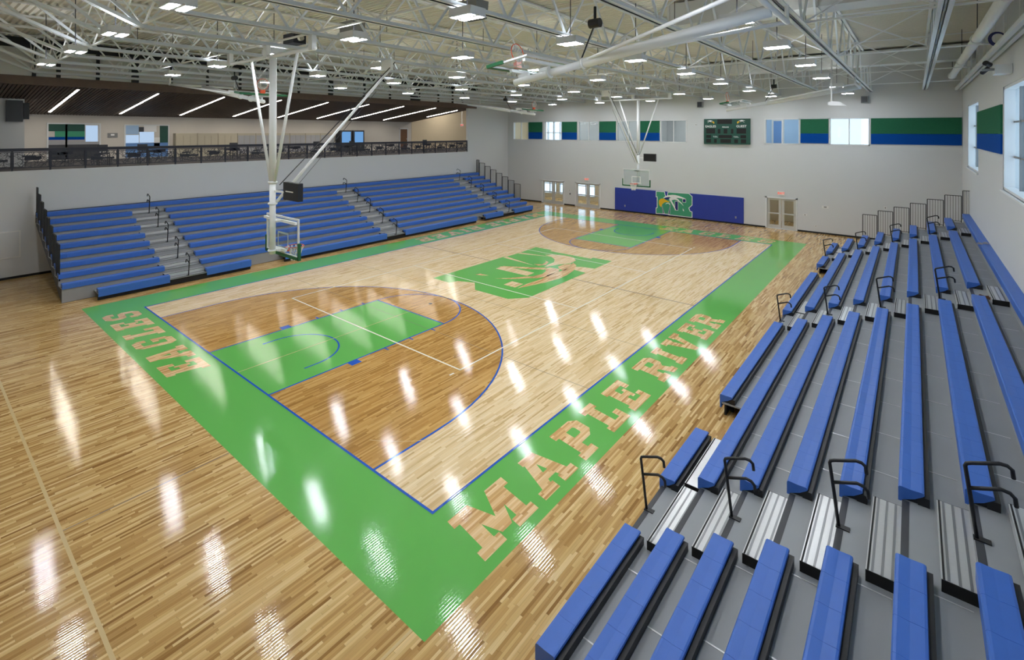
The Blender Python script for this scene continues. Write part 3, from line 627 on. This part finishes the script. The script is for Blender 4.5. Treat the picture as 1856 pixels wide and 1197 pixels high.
t_ = thing('projector', 'black projector box hung beside the near hoop header', 'projector', (6.7, 2.05, 9.1)); box('body', 'black_metal', 6.35, 6.98, 1.85, 2.25, 9.05, 9.35, t_); MB().tube([(6.98, 2.05, 9.2), (7.1, 2.05, 9.2)], .08, 12).build('lens', 'locker_tan', t_); MB().tube([(6.7, 2.05, 9.35), (6.7, 2.05, ZD + .1)], .02, 6).build('mount_rod', 'steel_white', t_)
t_ = thing('pendant_camera', 'white device on a long white rod hanging before the far wall', 'camera', (18.7, 20, 7.6)); MB().tube([(18.7, 20, 7.65), (18.7, 20, ZD + .1)], .03, 8).build('rod', 'frame_white', t_); MB().prism([(-.12, -.05), (.12, -.08), (.55, -.1), (.3, .08), (.05, .12), (-.12, .08)], lambda a, b: (18.7 + a, 19.9, 7.62 + b), lambda a, b: (18.7 + a, 20.1, 7.62 + b)).build('head', 'frame_white', t_)
t_ = thing('wall_device', 'white and black equipment bracket high on the right wall', 'equipment', (23.3, 13.5, 8.1)); box('box', 'frame_white', 23.2, 23.54, 13.2, 13.8, 8.0, 8.25, t_); box('arm', 'speaker_grey', 22.95, 23.2, 13.3, 13.4, 8.1, 8.16, t_); MB().tube([(23.1, 13.25, 8.25), (23.0, 13.1, 8.3)], .07, 10).build('lens', 'black_metal', t_); MB().tube([(23.1, 13.7, 8.2), (23.0, 13.9, 8.1)], .06, 10).build('lens', 'black_metal', t_)
t_ = thing('cable_coil', 'coil of dark blue cable hung on the track by the right wall', 'cable', (23.2, 13.6, 8.9))
for q in range(3): MB().torus((23.3, 13.6 + q * .06, 9.0), .17 + .02 * q, .018, 20, 6, (.5, .7, .4)).build('loop', 'print_navy', t_)
for k, (x_, lb) in enumerate(((9.55, 'grey speaker on the far wall above the scoreboard'), (19.2, 'grey speaker on the far wall above the bright window'))):
    t_ = thing('wall_speaker', lb, 'speaker', (x_, YF, 8.2), group='far wall speakers'); box('cabinet', 'speaker_grey', x_ - .18, x_ + .18, YF - .3, YF - .04, 8.15, 8.55, t_); box('grille', 'dark_grey', x_ - .15, x_ + .15, YF - .312, YF - .3, 8.18, 8.52, t_); box('bracket', 'dark_grey', x_ - .04, x_ + .04, YF - .04, YF, 8.3, 8.4, t_)

# ------------------------------------------------------------ bleachers
DR, RI, Z1, H1 = 0.65, 0.258, 0.45, 0.28
PROF = [(.0, -.192), (0, -.022), (.012, -.003), (.035, .0), (.13, -.006), (.24, .0), (.262, -.006), (.268, -.03), (.25, -.048), (.17, -.11), (.05, -.165), (.03, -.192)]
MODL = 0.4572
def bleacher(name, label, s, X1, rows, ye0, ye1, row1, aisles, single, extra=None):
    """s=+1 rises towards +x. row1: (y0,y1) pieces of the first row; aisles: list of (y0,y1); single: seat modules as objects"""
    T_ = thing(name, label, 'bleachers', (X1 + s * 3, (ye0 + ye1) / 2, 0))
    X = lambda i, d=0: X1 + s * (i * DR + d)
    full = []; a = ye0
    for b0, b1 in aisles: full.append((a, b0)); a = b1
    full.append((a, ye1))
    def mod(L, gap=.0015): return MB().prism(PROF, lambda u, v: (s * u, gap, v), lambda u, v: (s * u, L - gap, v))
    me_cache = {}
    for i in range(rows):
        z = Z1 + RI * i; h = H1 + RI * i; last = i == rows - 1
        segs = row1 if i == 0 else ([(ye0, ye1)] if last else full)
        for a, b in segs:
            n = max(1, round((b - a) / MODL)); L = (b - a) / n
            if single and a < 11.0:
                key = round(L, 5)
                if key not in me_cache: me_cache[key] = mod(L).mesh('seat_module', 'seat_blue')
                nn = n if not last else round((11.7 - a) / L)
                for q in range(nn): put(me_cache[key], 'seat_module', T_, (X(i), a + q * L, z))
                if nn < n:
                    m_ = MB()
                    for q in range(nn, n): m_.prism(PROF, lambda u, v: (X(i) + s * u, a + q * L + .0015, z + v), lambda u, v: (X(i) + s * u, a + (q + 1) * L - .0015, z + v))
                    m_.build('bench_seat', 'seat_blue', T_)
            else:
                m_ = MB()
                for q in range(n): m_.prism(PROF, lambda u, v: (X(i) + s * u, a + q * L + .0015, z + v), lambda u, v: (X(i) + s * u, a + (q + 1) * L - .0015, z + v))
                m_.build('bench_seat', 'seat_blue', T_)
            if i == 0: box('front_skirt', 'seat_blue', X(0, .002), X(0, .03), a + .002, b - .002, .15, .262, T_)
            # dark support under the seat
            MB().box(X(i, .05), X(i, .235), a + .03, b - .03, h, z - .035).box(X(i, .2), X(i, .32), a + .01, b - .01, h, z - .06).build('seat_support', 'black_metal', T_, norm=False)
        # tier: footboard, riser and joint strips
        dsegs = [(min(ye0, row1[0][0]) if 0 else row1[0][0], row1[1][1])] if 0 else None
        tiers = [(ye0, ye1)]
        if i == 0:
            tiers = []; cur = None
            for a, b in row1:
                if cur and a - cur[1] < 1.5 and any(abs(cur[1] - q0) < .05 for q0, q1 in aisles): cur = (cur[0], b)
                else:
                    if cur: tiers.append(cur)
                    cur = (a, b)
            tiers.append(cur)
        for a, b in tiers:
            if not last or i == 0 or True:
                back = X(i, DR + .09) if not last else X(i, .32)
                box('footboard', 'deck_grey', X(i, .045), back, a, b, h - .035, h, T_)
            box('riser', 'rubber_black' if i == 0 else 'kick_grey', X(i, .045 if i > 0 else .1), X(i, .07 if i > 0 else .14), a, b, (h - RI - .0) if i > 1 else (.015), h - .035, T_)
            if not last:
                y_ = a + .55
                while y_ < b - .1:
                    if not any(q0 - .1 < y_ < q1 + .1 for q0, q1 in aisles):
                        put(STRIP_ME, 'joint_strip', T_, (X(i, .3) if s > 0 else X(i, DR + .02), y_, h))
                    y_ += 1.22
            if i == 0:
                q = a + .25
                while q < b:
                    for dx in (.2, .6): put(WHEEL, 'wheel', T_, (X(i, dx), q, .06))
                    q += 2.2
        # aisle steps
        for a0, a1 in aisles:
            if last: continue
            hx0, hx1 = X(i + 1, .045 - .31), X(i + 1, .042)
            box('nosing_strip', 'dark_grey', X(i, .04), X(i, .115), a0 + .005, a1 - .005, h, h + .004, T_)
            st = box('aisle_step', 'step_aluminium', hx0, hx1, a0 - .05, a1 + .05, h + .015, h + .13, T_)
            for q in (.06, .15, .24): box('tread_strip', 'step_groove', hx0 + s * q - .012, hx0 + s * q + .012, a0 - .045, a1 + .045, h + .13, h + .134, st)
            box('step_nosing', 'rubber_black', hx0 + s * .012, hx0 + s * .03, a0 - .05, a1 + .05, h + .13, h + .136, st)
            for yy in (a0 - .06, a1 + .05): box('end_cap', 'rubber_black', hx0, hx1, yy, yy + .01, h, h + .128, st)
            if i % 2 == 0 and i < rows - 1:
                ym = (a0 + a1) / 2; bx, bz = X(i, .06), h
                hr = MB(); r_ = .021; tz = .82; ln = -.1
                P = lambda d, zz: (bx + s * d, ym, bz + zz)
                hr.tube([P(0, 0), P(ln * .5, tz * .5), P(ln, tz - .04), P(ln + .012, tz - .01), P(ln + .05, tz + .01), P(ln + .28, tz + .1), P(ln + .34, tz + .1), P(ln + .38, tz + .07), P(ln + .39, tz - .02)], r_)
                hr.tube([P(ln * .68, tz * .66), P(ln * .68 + .26, tz * .66 + .1), P(ln * .68 + .33, tz * .66 + .09), P(ln * .68 + .37, tz * .66 + .05), P(ln * .68 + .38, tz * .66 - .04)], r_)
                rl = hr.build('handrail', 'black_metal', T_, smooth=True)
                box('rail_foot', 'black_metal', bx - .03, bx + s * .12, ym - .04, ym + .04, bz, bz + .015, rl)
    for a0, a1 in (extra if extra else []):
        hx0, hx1 = X(1, .045 - .31), X(1, .042); h = H1
        st = box('aisle_step', 'step_aluminium', hx0, hx1, a0, a1, h + .015, h + .13, T_)
        box('step_nosing', 'rubber_black', hx0 + s * .012, hx0 + s * .03, a0, a1, h + .13, h + .136, st); box('step_front', 'rubber_black', hx0 - s * .008, hx0, a0, a1, h, h + .13, st)
        box('end_cap', 'rubber_black', hx0, hx1, a0 - .01, a0, h, h + .128, st)
    # end guard rails and end panels
    for ye, sg in ((ye0, 1), (ye1, -1)):
        for i in range(2 if (s < 0 or sg < 0) else rows, rows):
            h = H1 + RI * i; x0, x1 = X(i, .02), X(i, DR - .03 if i < rows - 1 else .31); yy = ye + sg * .03; z0, z1 = h + .06, h + 1.27
            g = MB()
            for x_ in (x0, x1): g.bar((x_, yy, h - .1), (x_, yy, z1), .035, .035)
            g.bar((x0, yy, z1), (x1, yy, z1), .03, .03).bar((x0, yy, z0), (x1, yy, z0), .025, .025)
            for q in range(1, 6): x_ = x0 + (x1 - x0) * q / 6; g.bar((x_, yy, z0), (x_, yy, z1), .014, .014)
            g.build('end_guard_rail', 'black_metal', T_, norm=False)
        pr = [(X(1, .12), .0)]
        for i in range(1, rows): pr += [(X(i, .12), H1 + RI * i - .06), (X(i + 1, .12), H1 + RI * i - .06)]
        pr[-1] = (X(rows - 1, .32), pr[-1][1]); pr += [(X(rows - 1, .32), pr[-1][1] - .35), (X(1, .3), .0)]
        MB().prism(pr, lambda a, b: (a, ye + sg * .02, b), lambda a, b: (a, ye + sg * .05, b)).build('end_panel', 'dark_grey', T_)
    box('back_board', 'dark_grey', X(rows - 1, .33), X(rows - 1, .36), ye0, ye1, Z1 + RI * (rows - 1) - .45, Z1 + RI * (rows - 1) + .02, T_)
    return T_
STRIP_ME = MB().box(0, .33, -.009, .009, 0, .004).mesh('joint_strip', 'step_aluminium', norm=False)
WHEEL = MB().tube([(-.03, 0, 0), (.03, 0, 0)], .06, 12).mesh('wheel', 'rubber_black')
AR = [(1.30, 2.65), (11.70, 13.05), (22.40, 23.65)]
bleacher('bleacher_bank', 'blue bleacher bank on the right side below the windows, nearest the camera', 1, 18.09, 9, -1.85, 26.5, [(-1.0, 1.3), (2.65, 4.46), (6.1, 11.7), (13.05, 18.84), (20.56, 22.4), (23.65, 26.1)], AR, True, [(2.8, 4.4), (13.2, 14.6), (23.8, 24.8)])
AL = [(1.38, 2.75), (12.2, 13.55), (22.7, 24.05)]
LB_ = bleacher('bleacher_bank', 'blue bleacher bank on the left side under the mezzanine balcony', -1, -2.08, 10, -1.85, 26.45, [(-0.93, 1.38), (2.75, 4.6), (6.2, 12.2), (13.55, 19.85), (20.75, 22.7), (24.05, 26.4)], AL, False)

# ------------------------------------------------------------ basketball hoops
def board_parts(T_, P, nrm):
    """P(a, b, c): a across, b up the board from its lower edge, c out of its face"""
    def pb(name, m, a0, a1, b0, b1, c0, c1, par):
        m_ = MB(); vs = [P(a, b, c) for c in (c0, c1) for b in (b0, b1) for a in (a0, a1)]; m_.v = [tuple(v) for v in vs]
        m_.f = [(0, 1, 3, 2), (4, 6, 7, 5), (0, 4, 5, 1), (1, 5, 7, 3), (3, 7, 6, 2), (2, 6, 4, 0)]; m_.m = [0] * 6
        return m_.build(name, m, par)
    bd = pb('backboard', 'board_glass', -.9, .9, .02, 1.05, -.006, .006, T_)
    for a0, a1, b0, b1 in ((-.915, .915, 1.02, 1.07), (-.915, .915, 0, .05), (-.915, -.865, .05, 1.02), (.865, .915, .05, 1.02)): pb('board_frame', 'frame_white', a0, a1, b0, b1, -.03, .012, bd)
    for a0, a1, b0, b1 in ((-.305, .305, .56, .61), (-.305, .305, .15, .2), (-.305, -.255, .2, .56), (.255, .305, .2, .56)): pb('target_square', 'print_white', a0, a1, b0, b1, .007, .010, bd)
    for a0, a1, b0, b1 in ((-.95, .95, -.05, .03), (-.96, -.9, -.05, .42), (.9, .96, -.05, .42)): pb('edge_padding', 'pad_green', a0, a1, b0, b1, -.045, .03, bd)
    pb('back_frame', 'steel_white', -.9, .9, .93, 1.0, -.12, -.05, T_); pb('back_frame', 'steel_white', -.35, .35, .12, .19, -.12, -.05, T_)
    rc = P(0, .15, .15 + .23); up_ = (P(0, 1, 0) - P(0, 0, 0)).normalized()
    rm = MB().torus(rc, .228, .011, 28, 8, up_).build('rim', 'rim_orange', T_, smooth=True)
    pb('rim_bracket', 'rim_orange', -.09, .09, .06, .16, .012, .16, rm)
    nt_ = MB(); K = 12; zs = (0, .13, .26, .40); rs = (.226, .17, .135, .12)
    pt = lambda k, l: P(rs[l] * math.cos(2 * math.pi * k / K), .15 + hang * zs[l], .38 + rs[l] * math.sin(2 * math.pi * k / K))
    hang = -1 if up_.z > .5 else -.35
    for k in range(K):
        for l in range(3):
            o_ = .5 * (l % 2)
            for d in (-.5, .5): nt_.bar(pt(k + o_, l), pt(k + o_ + d, l + 1), .012, .012)
    nt_.build('net', 'net_white', rm, norm=False)
    return bd
def main_hoop(label, yb, dr):
    """yb: baseline y; dr: +1 court lies towards +y"""
    Yc = lambda d: yb + dr * d; XC = CW / 2
    T_ = thing('basketball_hoop', label, 'basketball hoop', (XC, Yc(.93), 2.9), group='ceiling hung basketball hoops')
    MB().tube([(XC, Yc(.93), 4.9), (XC, Yc(.93), 8.42)], .097, 16).build('mast', 'steel_white', T_, smooth=True)
    MB().tube([(XC, Yc(.93), 2.95), (XC, Yc(.93), 4.95)], .082, 16).build('lower_mast', 'steel_white', T_, smooth=True)
    for z_ in (4.95, 4.35, 3.05): MB().torus((XC, Yc(.93), z_), .1, .03, 18, 6).build('collar', 'steel_white', T_, smooth=True)
    MB().tube([(4.65, Yc(.93), 8.47), (9.85, Yc(.93), 8.47)], .05, 10).build('header_pipe', 'steel_white', T_, smooth=True)
    for s in (-1, 1):
        MB().tube([(XC + s * .12, Yc(.93), 4.98), (XC + s * 1.34, Yc(.93), 8.44)], .042, 8).build('side_brace', 'steel_white', T_, smooth=True)
    for x_ in (4.8, 7.25, 9.7): box('header_clamp', 'steel_white', x_ - .09, x_ + .09, Yc(.93) - .06, Yc(.93) + .06, 8.42, 8.82, T_)
    MB().tube([(XC, Yc(1.0), 4.35), (XC, Yc(4.93), 8.5)], .045, 8).build('back_brace', 'steel_white', T_, smooth=True)
    box('brace_clamp', 'steel_white', 7.15, 7.72, Yc(4.93) - .05, Yc(4.93) + .05, 8.46, 8.82, T_)
    MB().tube([(XC + .05, Yc(1.1), 4.86), (XC + .05, Yc(5.1), 8.75)], .014, 6).build('hoist_cable', 'black_metal', T_)
    MB().tube([(XC - .04, Yc(1.3), 4.4), (XC - .04, Yc(4.4), 7.7)], .008, 6).build('hoist_cable', 'dark_grey', T_)
    board_parts(T_, lambda a, b, c: Vector((XC + a * dr, Yc(1.22 + c), 2.9 + b)), 0)
    for z_ in (3.06, 3.86): MB().bar((XC, Yc(.98), z_), (XC, Yc(1.17), z_), .3, .05).build('mount_arm', 'steel_white', T_, norm=False)
    C = thing('shot_clock', 'black shot clock box beside the mast of the %s hoop' % ('near' if dr > 0 else 'far'), 'shot clock', (XC + .85, Yc(1.05), 4.5), group='shot clocks')
    box('clock_body', 'black_metal', XC + .46, XC + 1.26, Yc(1.0), Yc(1.14), 4.5, 4.98, C)
    box('clock_face', 'rubber_black', XC + .5, XC + 1.22, Yc(1.14), Yc(1.15), 4.54, 4.94, C)
    box('back_print', 'print_white', XC + .6, XC + 1.0, Yc(.995), Yc(1.0), 4.72, 4.75, C)
    MB().bar((XC + .08, Yc(.95), 4.7), (XC + .48, Yc(1.02), 4.7), .05, .05).build('clock_arm', 'steel_white', C, norm=False)
    for q in (2, 5, 8): 
        pass
main_hoop('upright glass basketball hoop on a white mast above the near key', 0, 1)
main_hoop('upright glass basketball hoop on a white mast before the far blue wall pad', CL, -1)
def side_hoop(label, hx, tx, y_):
    T_ = thing('folded_hoop', label, 'basketball hoop', (tx, y_, 7.5), group='folded up side hoops')
    h = Vector((hx, y_, 8.45)); t = Vector((tx, y_, 7.55)); d = (t - h).normalized(); n = Vector((0, 1, 0)).cross(d); n = n if n.z > 0 else -n; L = (t - h).length
    MB().tube([h, h + d * (L * .66)], .11, 16).build('mast', 'steel_white', T_, smooth=True)
    MB().tube([h + d * (L * .62), t], .085, 16).build('lower_mast', 'steel_white', T_, smooth=True)
    for q in (.66, .82): c_ = h + d * L * q; MB().torus(c_, .1, .03, 16, 6, d).build('collar', 'steel_white', T_, smooth=True)
    MB().tube([(hx, y_ - 1.45, 8.5), (hx, y_ + 1.45, 8.5)], .05, 10).build('header_pipe', 'steel_white', T_, smooth=True)
    for s in (-1, 1): 
        MB().tube([h + d * L * .66 + n * .05, (hx, y_ + s * 1.4, 8.5)], .04, 8).build('side_brace', 'steel_white', T_, smooth=True)
        MB().tube([(hx, y_ + s * 1.4, 8.5), (hx, y_ + s * 1.4, 8.82)], .04, 8).build('header_clamp', 'steel_white', T_)
    MB().tube([h + d * L * .68, h + d * L * .6 + Vector((0, -.1, .75))], .016, 6).build('hoist_cable', 'black_metal', T_)
    c_ = h + d * L * .6 + Vector((0, -.1, .75)); MB().tube([c_ - Vector((.12, 0, 0)), c_ + Vector((.12, 0, 0))], .1, 12).build('winch', 'black_metal', T_)
    MB().tube([c_, c_ + Vector((0, 0, .35))], .03, 6).build('winch_hanger', 'black_metal', T_)
    o_ = t - d * .02
    side = Vector((0, 1, 0))
    board_parts(T_, lambda a, b, c: o_ + side * a - d * b + n * (.3 + c), 0)
    for q in (.25, .85): MB().bar(o_ - d * q + n * .06, o_ - d * q + n * .16, .3, .05, (0, 1, 0)).build('mount_arm', 'steel_white', T_, norm=False)
side_hoop('folded up hoop under the roof at the near right, hanging nearest the camera', 19.6, 14.1, 3.64)
side_hoop('folded up hoop under the roof at the near left, behind the near mast', -5.05, 1.14, 3.64)
side_hoop('folded up hoop under the roof at the far right, left of the bright window', 19.5, 13.8, 21.96)
side_hoop('folded up hoop under the roof at the far left corner', -5.05, 1.3, 21.96)

# ------------------------------------------------------------ far wall fittings
PX0, PX1, PZ0, PZ1 = 2.77, 12.45, .1, 1.87
T_ = thing('wall_pad', 'long dark blue wall pad with the team emblem on the far wall', 'wall pad', ((PX0 + PX1) / 2, YF, PZ0))
for q in range(8):
    a = PX0 + (PX1 - PX0) * q / 8; box('pad_panel', 'pad_blue', a + .001, a + (PX1 - PX0) / 8 - .001, YF - .06, YF, PZ0, PZ1, T_)
def on_pad(u, v, y_): return (6.25 + u * 1.655, y_, .16 + v * 1.655)
def offs(poly, d):
    c = (sum(p[0] for p in poly) / len(poly), sum(p[1] for p in poly) / len(poly)); n = len(poly); out = []
    for i in range(n):
        p0, p1, p2 = Vector(poly[i - 1]), Vector(poly[i]), Vector(poly[(i + 1) % n])
        e1 = (p1 - p0).normalized(); e2 = (p2 - p1).normalized(); n1 = Vector((-e1.y, e1.x)); n2 = Vector((-e2.y, e2.x)); b = (n1 + n2); b = b.normalized() if b.length > 1e-4 else n1
        k = 1 / max(.4, b.dot(n1)); out.append(tuple(p1 + b * d * k))
    return out
def slab(poly, y0, y1, m, name, fn=on_pad):
    return MB().prism(poly, lambda u, v: fn(u, v, y0), lambda u, v: fn(u, v, y1)).build(name, m, T_)
slab(offs(E_OUT, .028), YF - .064, YF - .058, 'print_white', 'emblem_outline')
slab(E_OUT, YF - .066, YF - .06, 'print_green', 'emblem_letters')
for p_ in E_SLIT: slab(offs(p_, .015), YF - .067, YF - .06, 'print_white', 'emblem_outline'); slab(p_, YF - .068, YF - .06, 'print_navy', 'emblem_gap')
for p_ in E_HEAD: slab(p_, YF - .071, YF - .06, 'print_white', 'emblem_feather')
slab(E_BEAK, YF - .072, YF - .06, 'print_yellow', 'emblem_beak'); slab(E_EYE, YF - .073, YF - .06, 'print_navy', 'emblem_eye')
for x_ in (3.6, 11.9): box('outlet_cover', 'deck_grey', x_, x_ + .1, YF - .066, YF - .06, .4, .55, T_)
# scoreboard
SX0, SX1, SZ0, SZ1 = 9.82, 12.87, 5.53, 7.3
T_ = thing('scoreboard', 'dark green electronic scoreboard with eagle heads on the far wall', 'scoreboard', ((SX0 + SX1) / 2, YF, SZ0))
box('cabinet', 'board_green', SX0, SX1, YF - .16, YF - .01, SZ0, SZ1, T_)
for a0, a1, c0, c1 in ((SX0, SX1, SZ0, SZ0 + .03), (SX0, SX1, SZ1 - .03, SZ1), (SX0, SX0 + .03, SZ0, SZ1), (SX1 - .03, SX1, SZ0, SZ1)): box('edge_trim', 'board_green', a0, a1, YF - .175, YF - .16, c0, c1, T_)
def sq(u0, u1, v0, v1, m='rubber_black', name='digit_panel'): box(name, m, SX0 + u0 * (SX1 - SX0), SX0 + u1 * (SX1 - SX0), YF - .168, YF - .16, SZ0 + v0 * (SZ1 - SZ0), SZ0 + v1 * (SZ1 - SZ0), T_)
for q in ((.3, .62, .8, .98), (.05, .25, .42, .62), (.72, .92, .42, .62), (.31, .37, .42, .6), (.44, .52, .42, .6), (.6, .65, .42, .6), (.33, .62, .24, .36), (.05, .16, .24, .36), (.8, .92, .24, .36), (.05, .16, .05, .2), (.23, .29, .05, .2), (.37, .6, .05, .2), (.67, .75, .05, .2), (.81, .92, .05, .2)): sq(*q)
for s_, u, v, z_ in (('EAGLES', .15, .70, .22), ('GUEST', .82, .70, .22), ('PERIOD', .48, .67, .13), ('T.O.L.', .26, .29, .13), ('T.O.L.', .71, .29, .13)):
    text('lettering', s_, z_, 'print_white', (SX0 + u * (SX1 - SX0), YF - .166, SZ0 + v * (SZ1 - SZ0)), (1, 0, 0), (0, 0, 1), .004, T_)
for u0, fl in ((.04, -1), (.70, 1)):
    fn = lambda u, v, y_: (SX0 + (u0 * (SX1 - SX0)) + (.34 + fl * (u - .72) * .42), y_, SZ1 - .19 + (v - .68) * .42)
    for p_ in E_HEAD[:3]: slab(p_, YF - .168, YF - .16, 'print_white', 'eagle_feather', fn)
    slab(E_BEAK, YF - .169, YF - .16, 'print_yellow', 'eagle_beak', fn)
# acoustic bands
FS = [(-5.97, -4.45), (-2.33, -.84), (1.32, 2.81), (4.92, 6.46), (15.84, 17.35), (19.5, 23.52)]
for k, (a, b) in enumerate(FS):
    for m_, c, d, nm in (('felt_green', 6.305, 7.22, 'green'), ('felt_blue', 5.69, 6.3, 'blue')):
        o = box('acoustic_panel', m_, a, b, YF - .05, YF, c, d); tag(o, '%s felt acoustic panel on the far wall, %s from the left in the window band' % (nm, ordinal(k)), 'wall panel', 'acoustic panels')
for k, (a, b) in enumerate(((15.2, 22.4), (2.65, 9.85))):
    for m_, c, d, nm in (('felt_green', 6.355, 7.24, 'green'), ('felt_blue', 5.75, 6.35, 'blue')):
        o = box('acoustic_panel', m_, XR - .05, XR, a, b, c, d); tag(o, '%s felt acoustic panel on the right wall, %s' % (nm, 'between the two windows farther from the camera' if k == 0 else 'nearest the camera'), 'wall panel', 'acoustic panels')
for x_, lb in ((.16, 'red exit sign above the second glass door pair from the left'), (14.74, 'lit red exit sign above the right glass doors')):
    T_ = thing('exit_sign', lb, 'sign', (x_, YF, 2.3)); box('housing', 'wall_plate', x_ - .2, x_ + .2, YF - .06, YF, 2.22, 2.5, T_); text('lettering', 'EXIT', .2, 'exit_glow', (x_, YF - .064, 2.36), (1, 0, 0), (0, 0, 1), .003, T_)
for k, (x_, z_, w_, h_, lb) in enumerate(((9.2, 6.9, .12, .16, 'small grey sensor on the far wall left of the scoreboard'), (-1.55, 1.3, .2, .12, 'switch plate between the two left door pairs'), (-1.5, 1.0, .1, .12, 'black card reader between the two left door pairs'), (16.1, 1.1, .22, .1, 'small switch plate right of the far right doors'), (17.2, 1.7, .36, .16, 'pair of white wall plates right of the far right doors'), (16.7, .45, .12, .1, 'low outlet plate right of the far right doors'), (20.2, 1.95, .14, .16, 'white wall plate behind the bleacher guard rail'))):
    T_ = thing('wall_plate', lb, 'wall plate', (x_, YF, z_)); box('plate', 'rubber_black' if 'black' in lb else 'wall_plate', x_ - w_ / 2, x_ + w_ / 2, YF - .03, YF, z_ - h_ / 2, z_ + h_ / 2, T_); box('insert', 'speaker_grey', x_ - w_ / 5, x_ + w_ / 5, YF - .034, YF - .03, z_ - h_ / 4, z_ + h_ / 4, T_)
T_ = thing('wall_board', 'plain white board fixed low on the left wall before the bleachers', 'board', (XL, -3.1, .9)); box('board_frame', 'wall_plate', XL, XL + .05, -4.0, -2.3, .9, 2.05, T_)
box('cover_plate', 'wall_paint', XL + .05, XL + .058, -3.95, -2.35, .95, 2.0, T_)
# litter left on the top right bench and deck
for k, (x_, y_, z_, m_, lb) in enumerate(((22.85, 19.3, H1 + RI * 7, 'locker_tan', 'crumpled scrap on the top deck of the right bleachers, farther one'), (22.95, 12.2, H1 + RI * 7, 'door_brown', 'crumpled scrap on the top deck of the right bleachers, nearer one'), (23.35, 18.2, Z1 + RI * 8, 'locker_grey', 'small grey bag on the top bench by the right wall'))):
    m2 = MB(); rnd = random.Random(k)
    for q in range(3): a = rnd.uniform(-.1, .1); b = rnd.uniform(-.14, .14); m2.prism([(-.09, 0), (.09, 0), (.05, .05 + .02 * q), (-.04, .07)], lambda u, v: (x_ + u + a, y_ + b - .06, z_ + v), lambda u, v: (x_ + u * .7 + a, y_ + b + .07, z_ + v * .6))
    tag(m2.build('paper_scrap' if k < 2 else 'small_bag', m_), lb, 'litter' if k < 2 else 'bag')
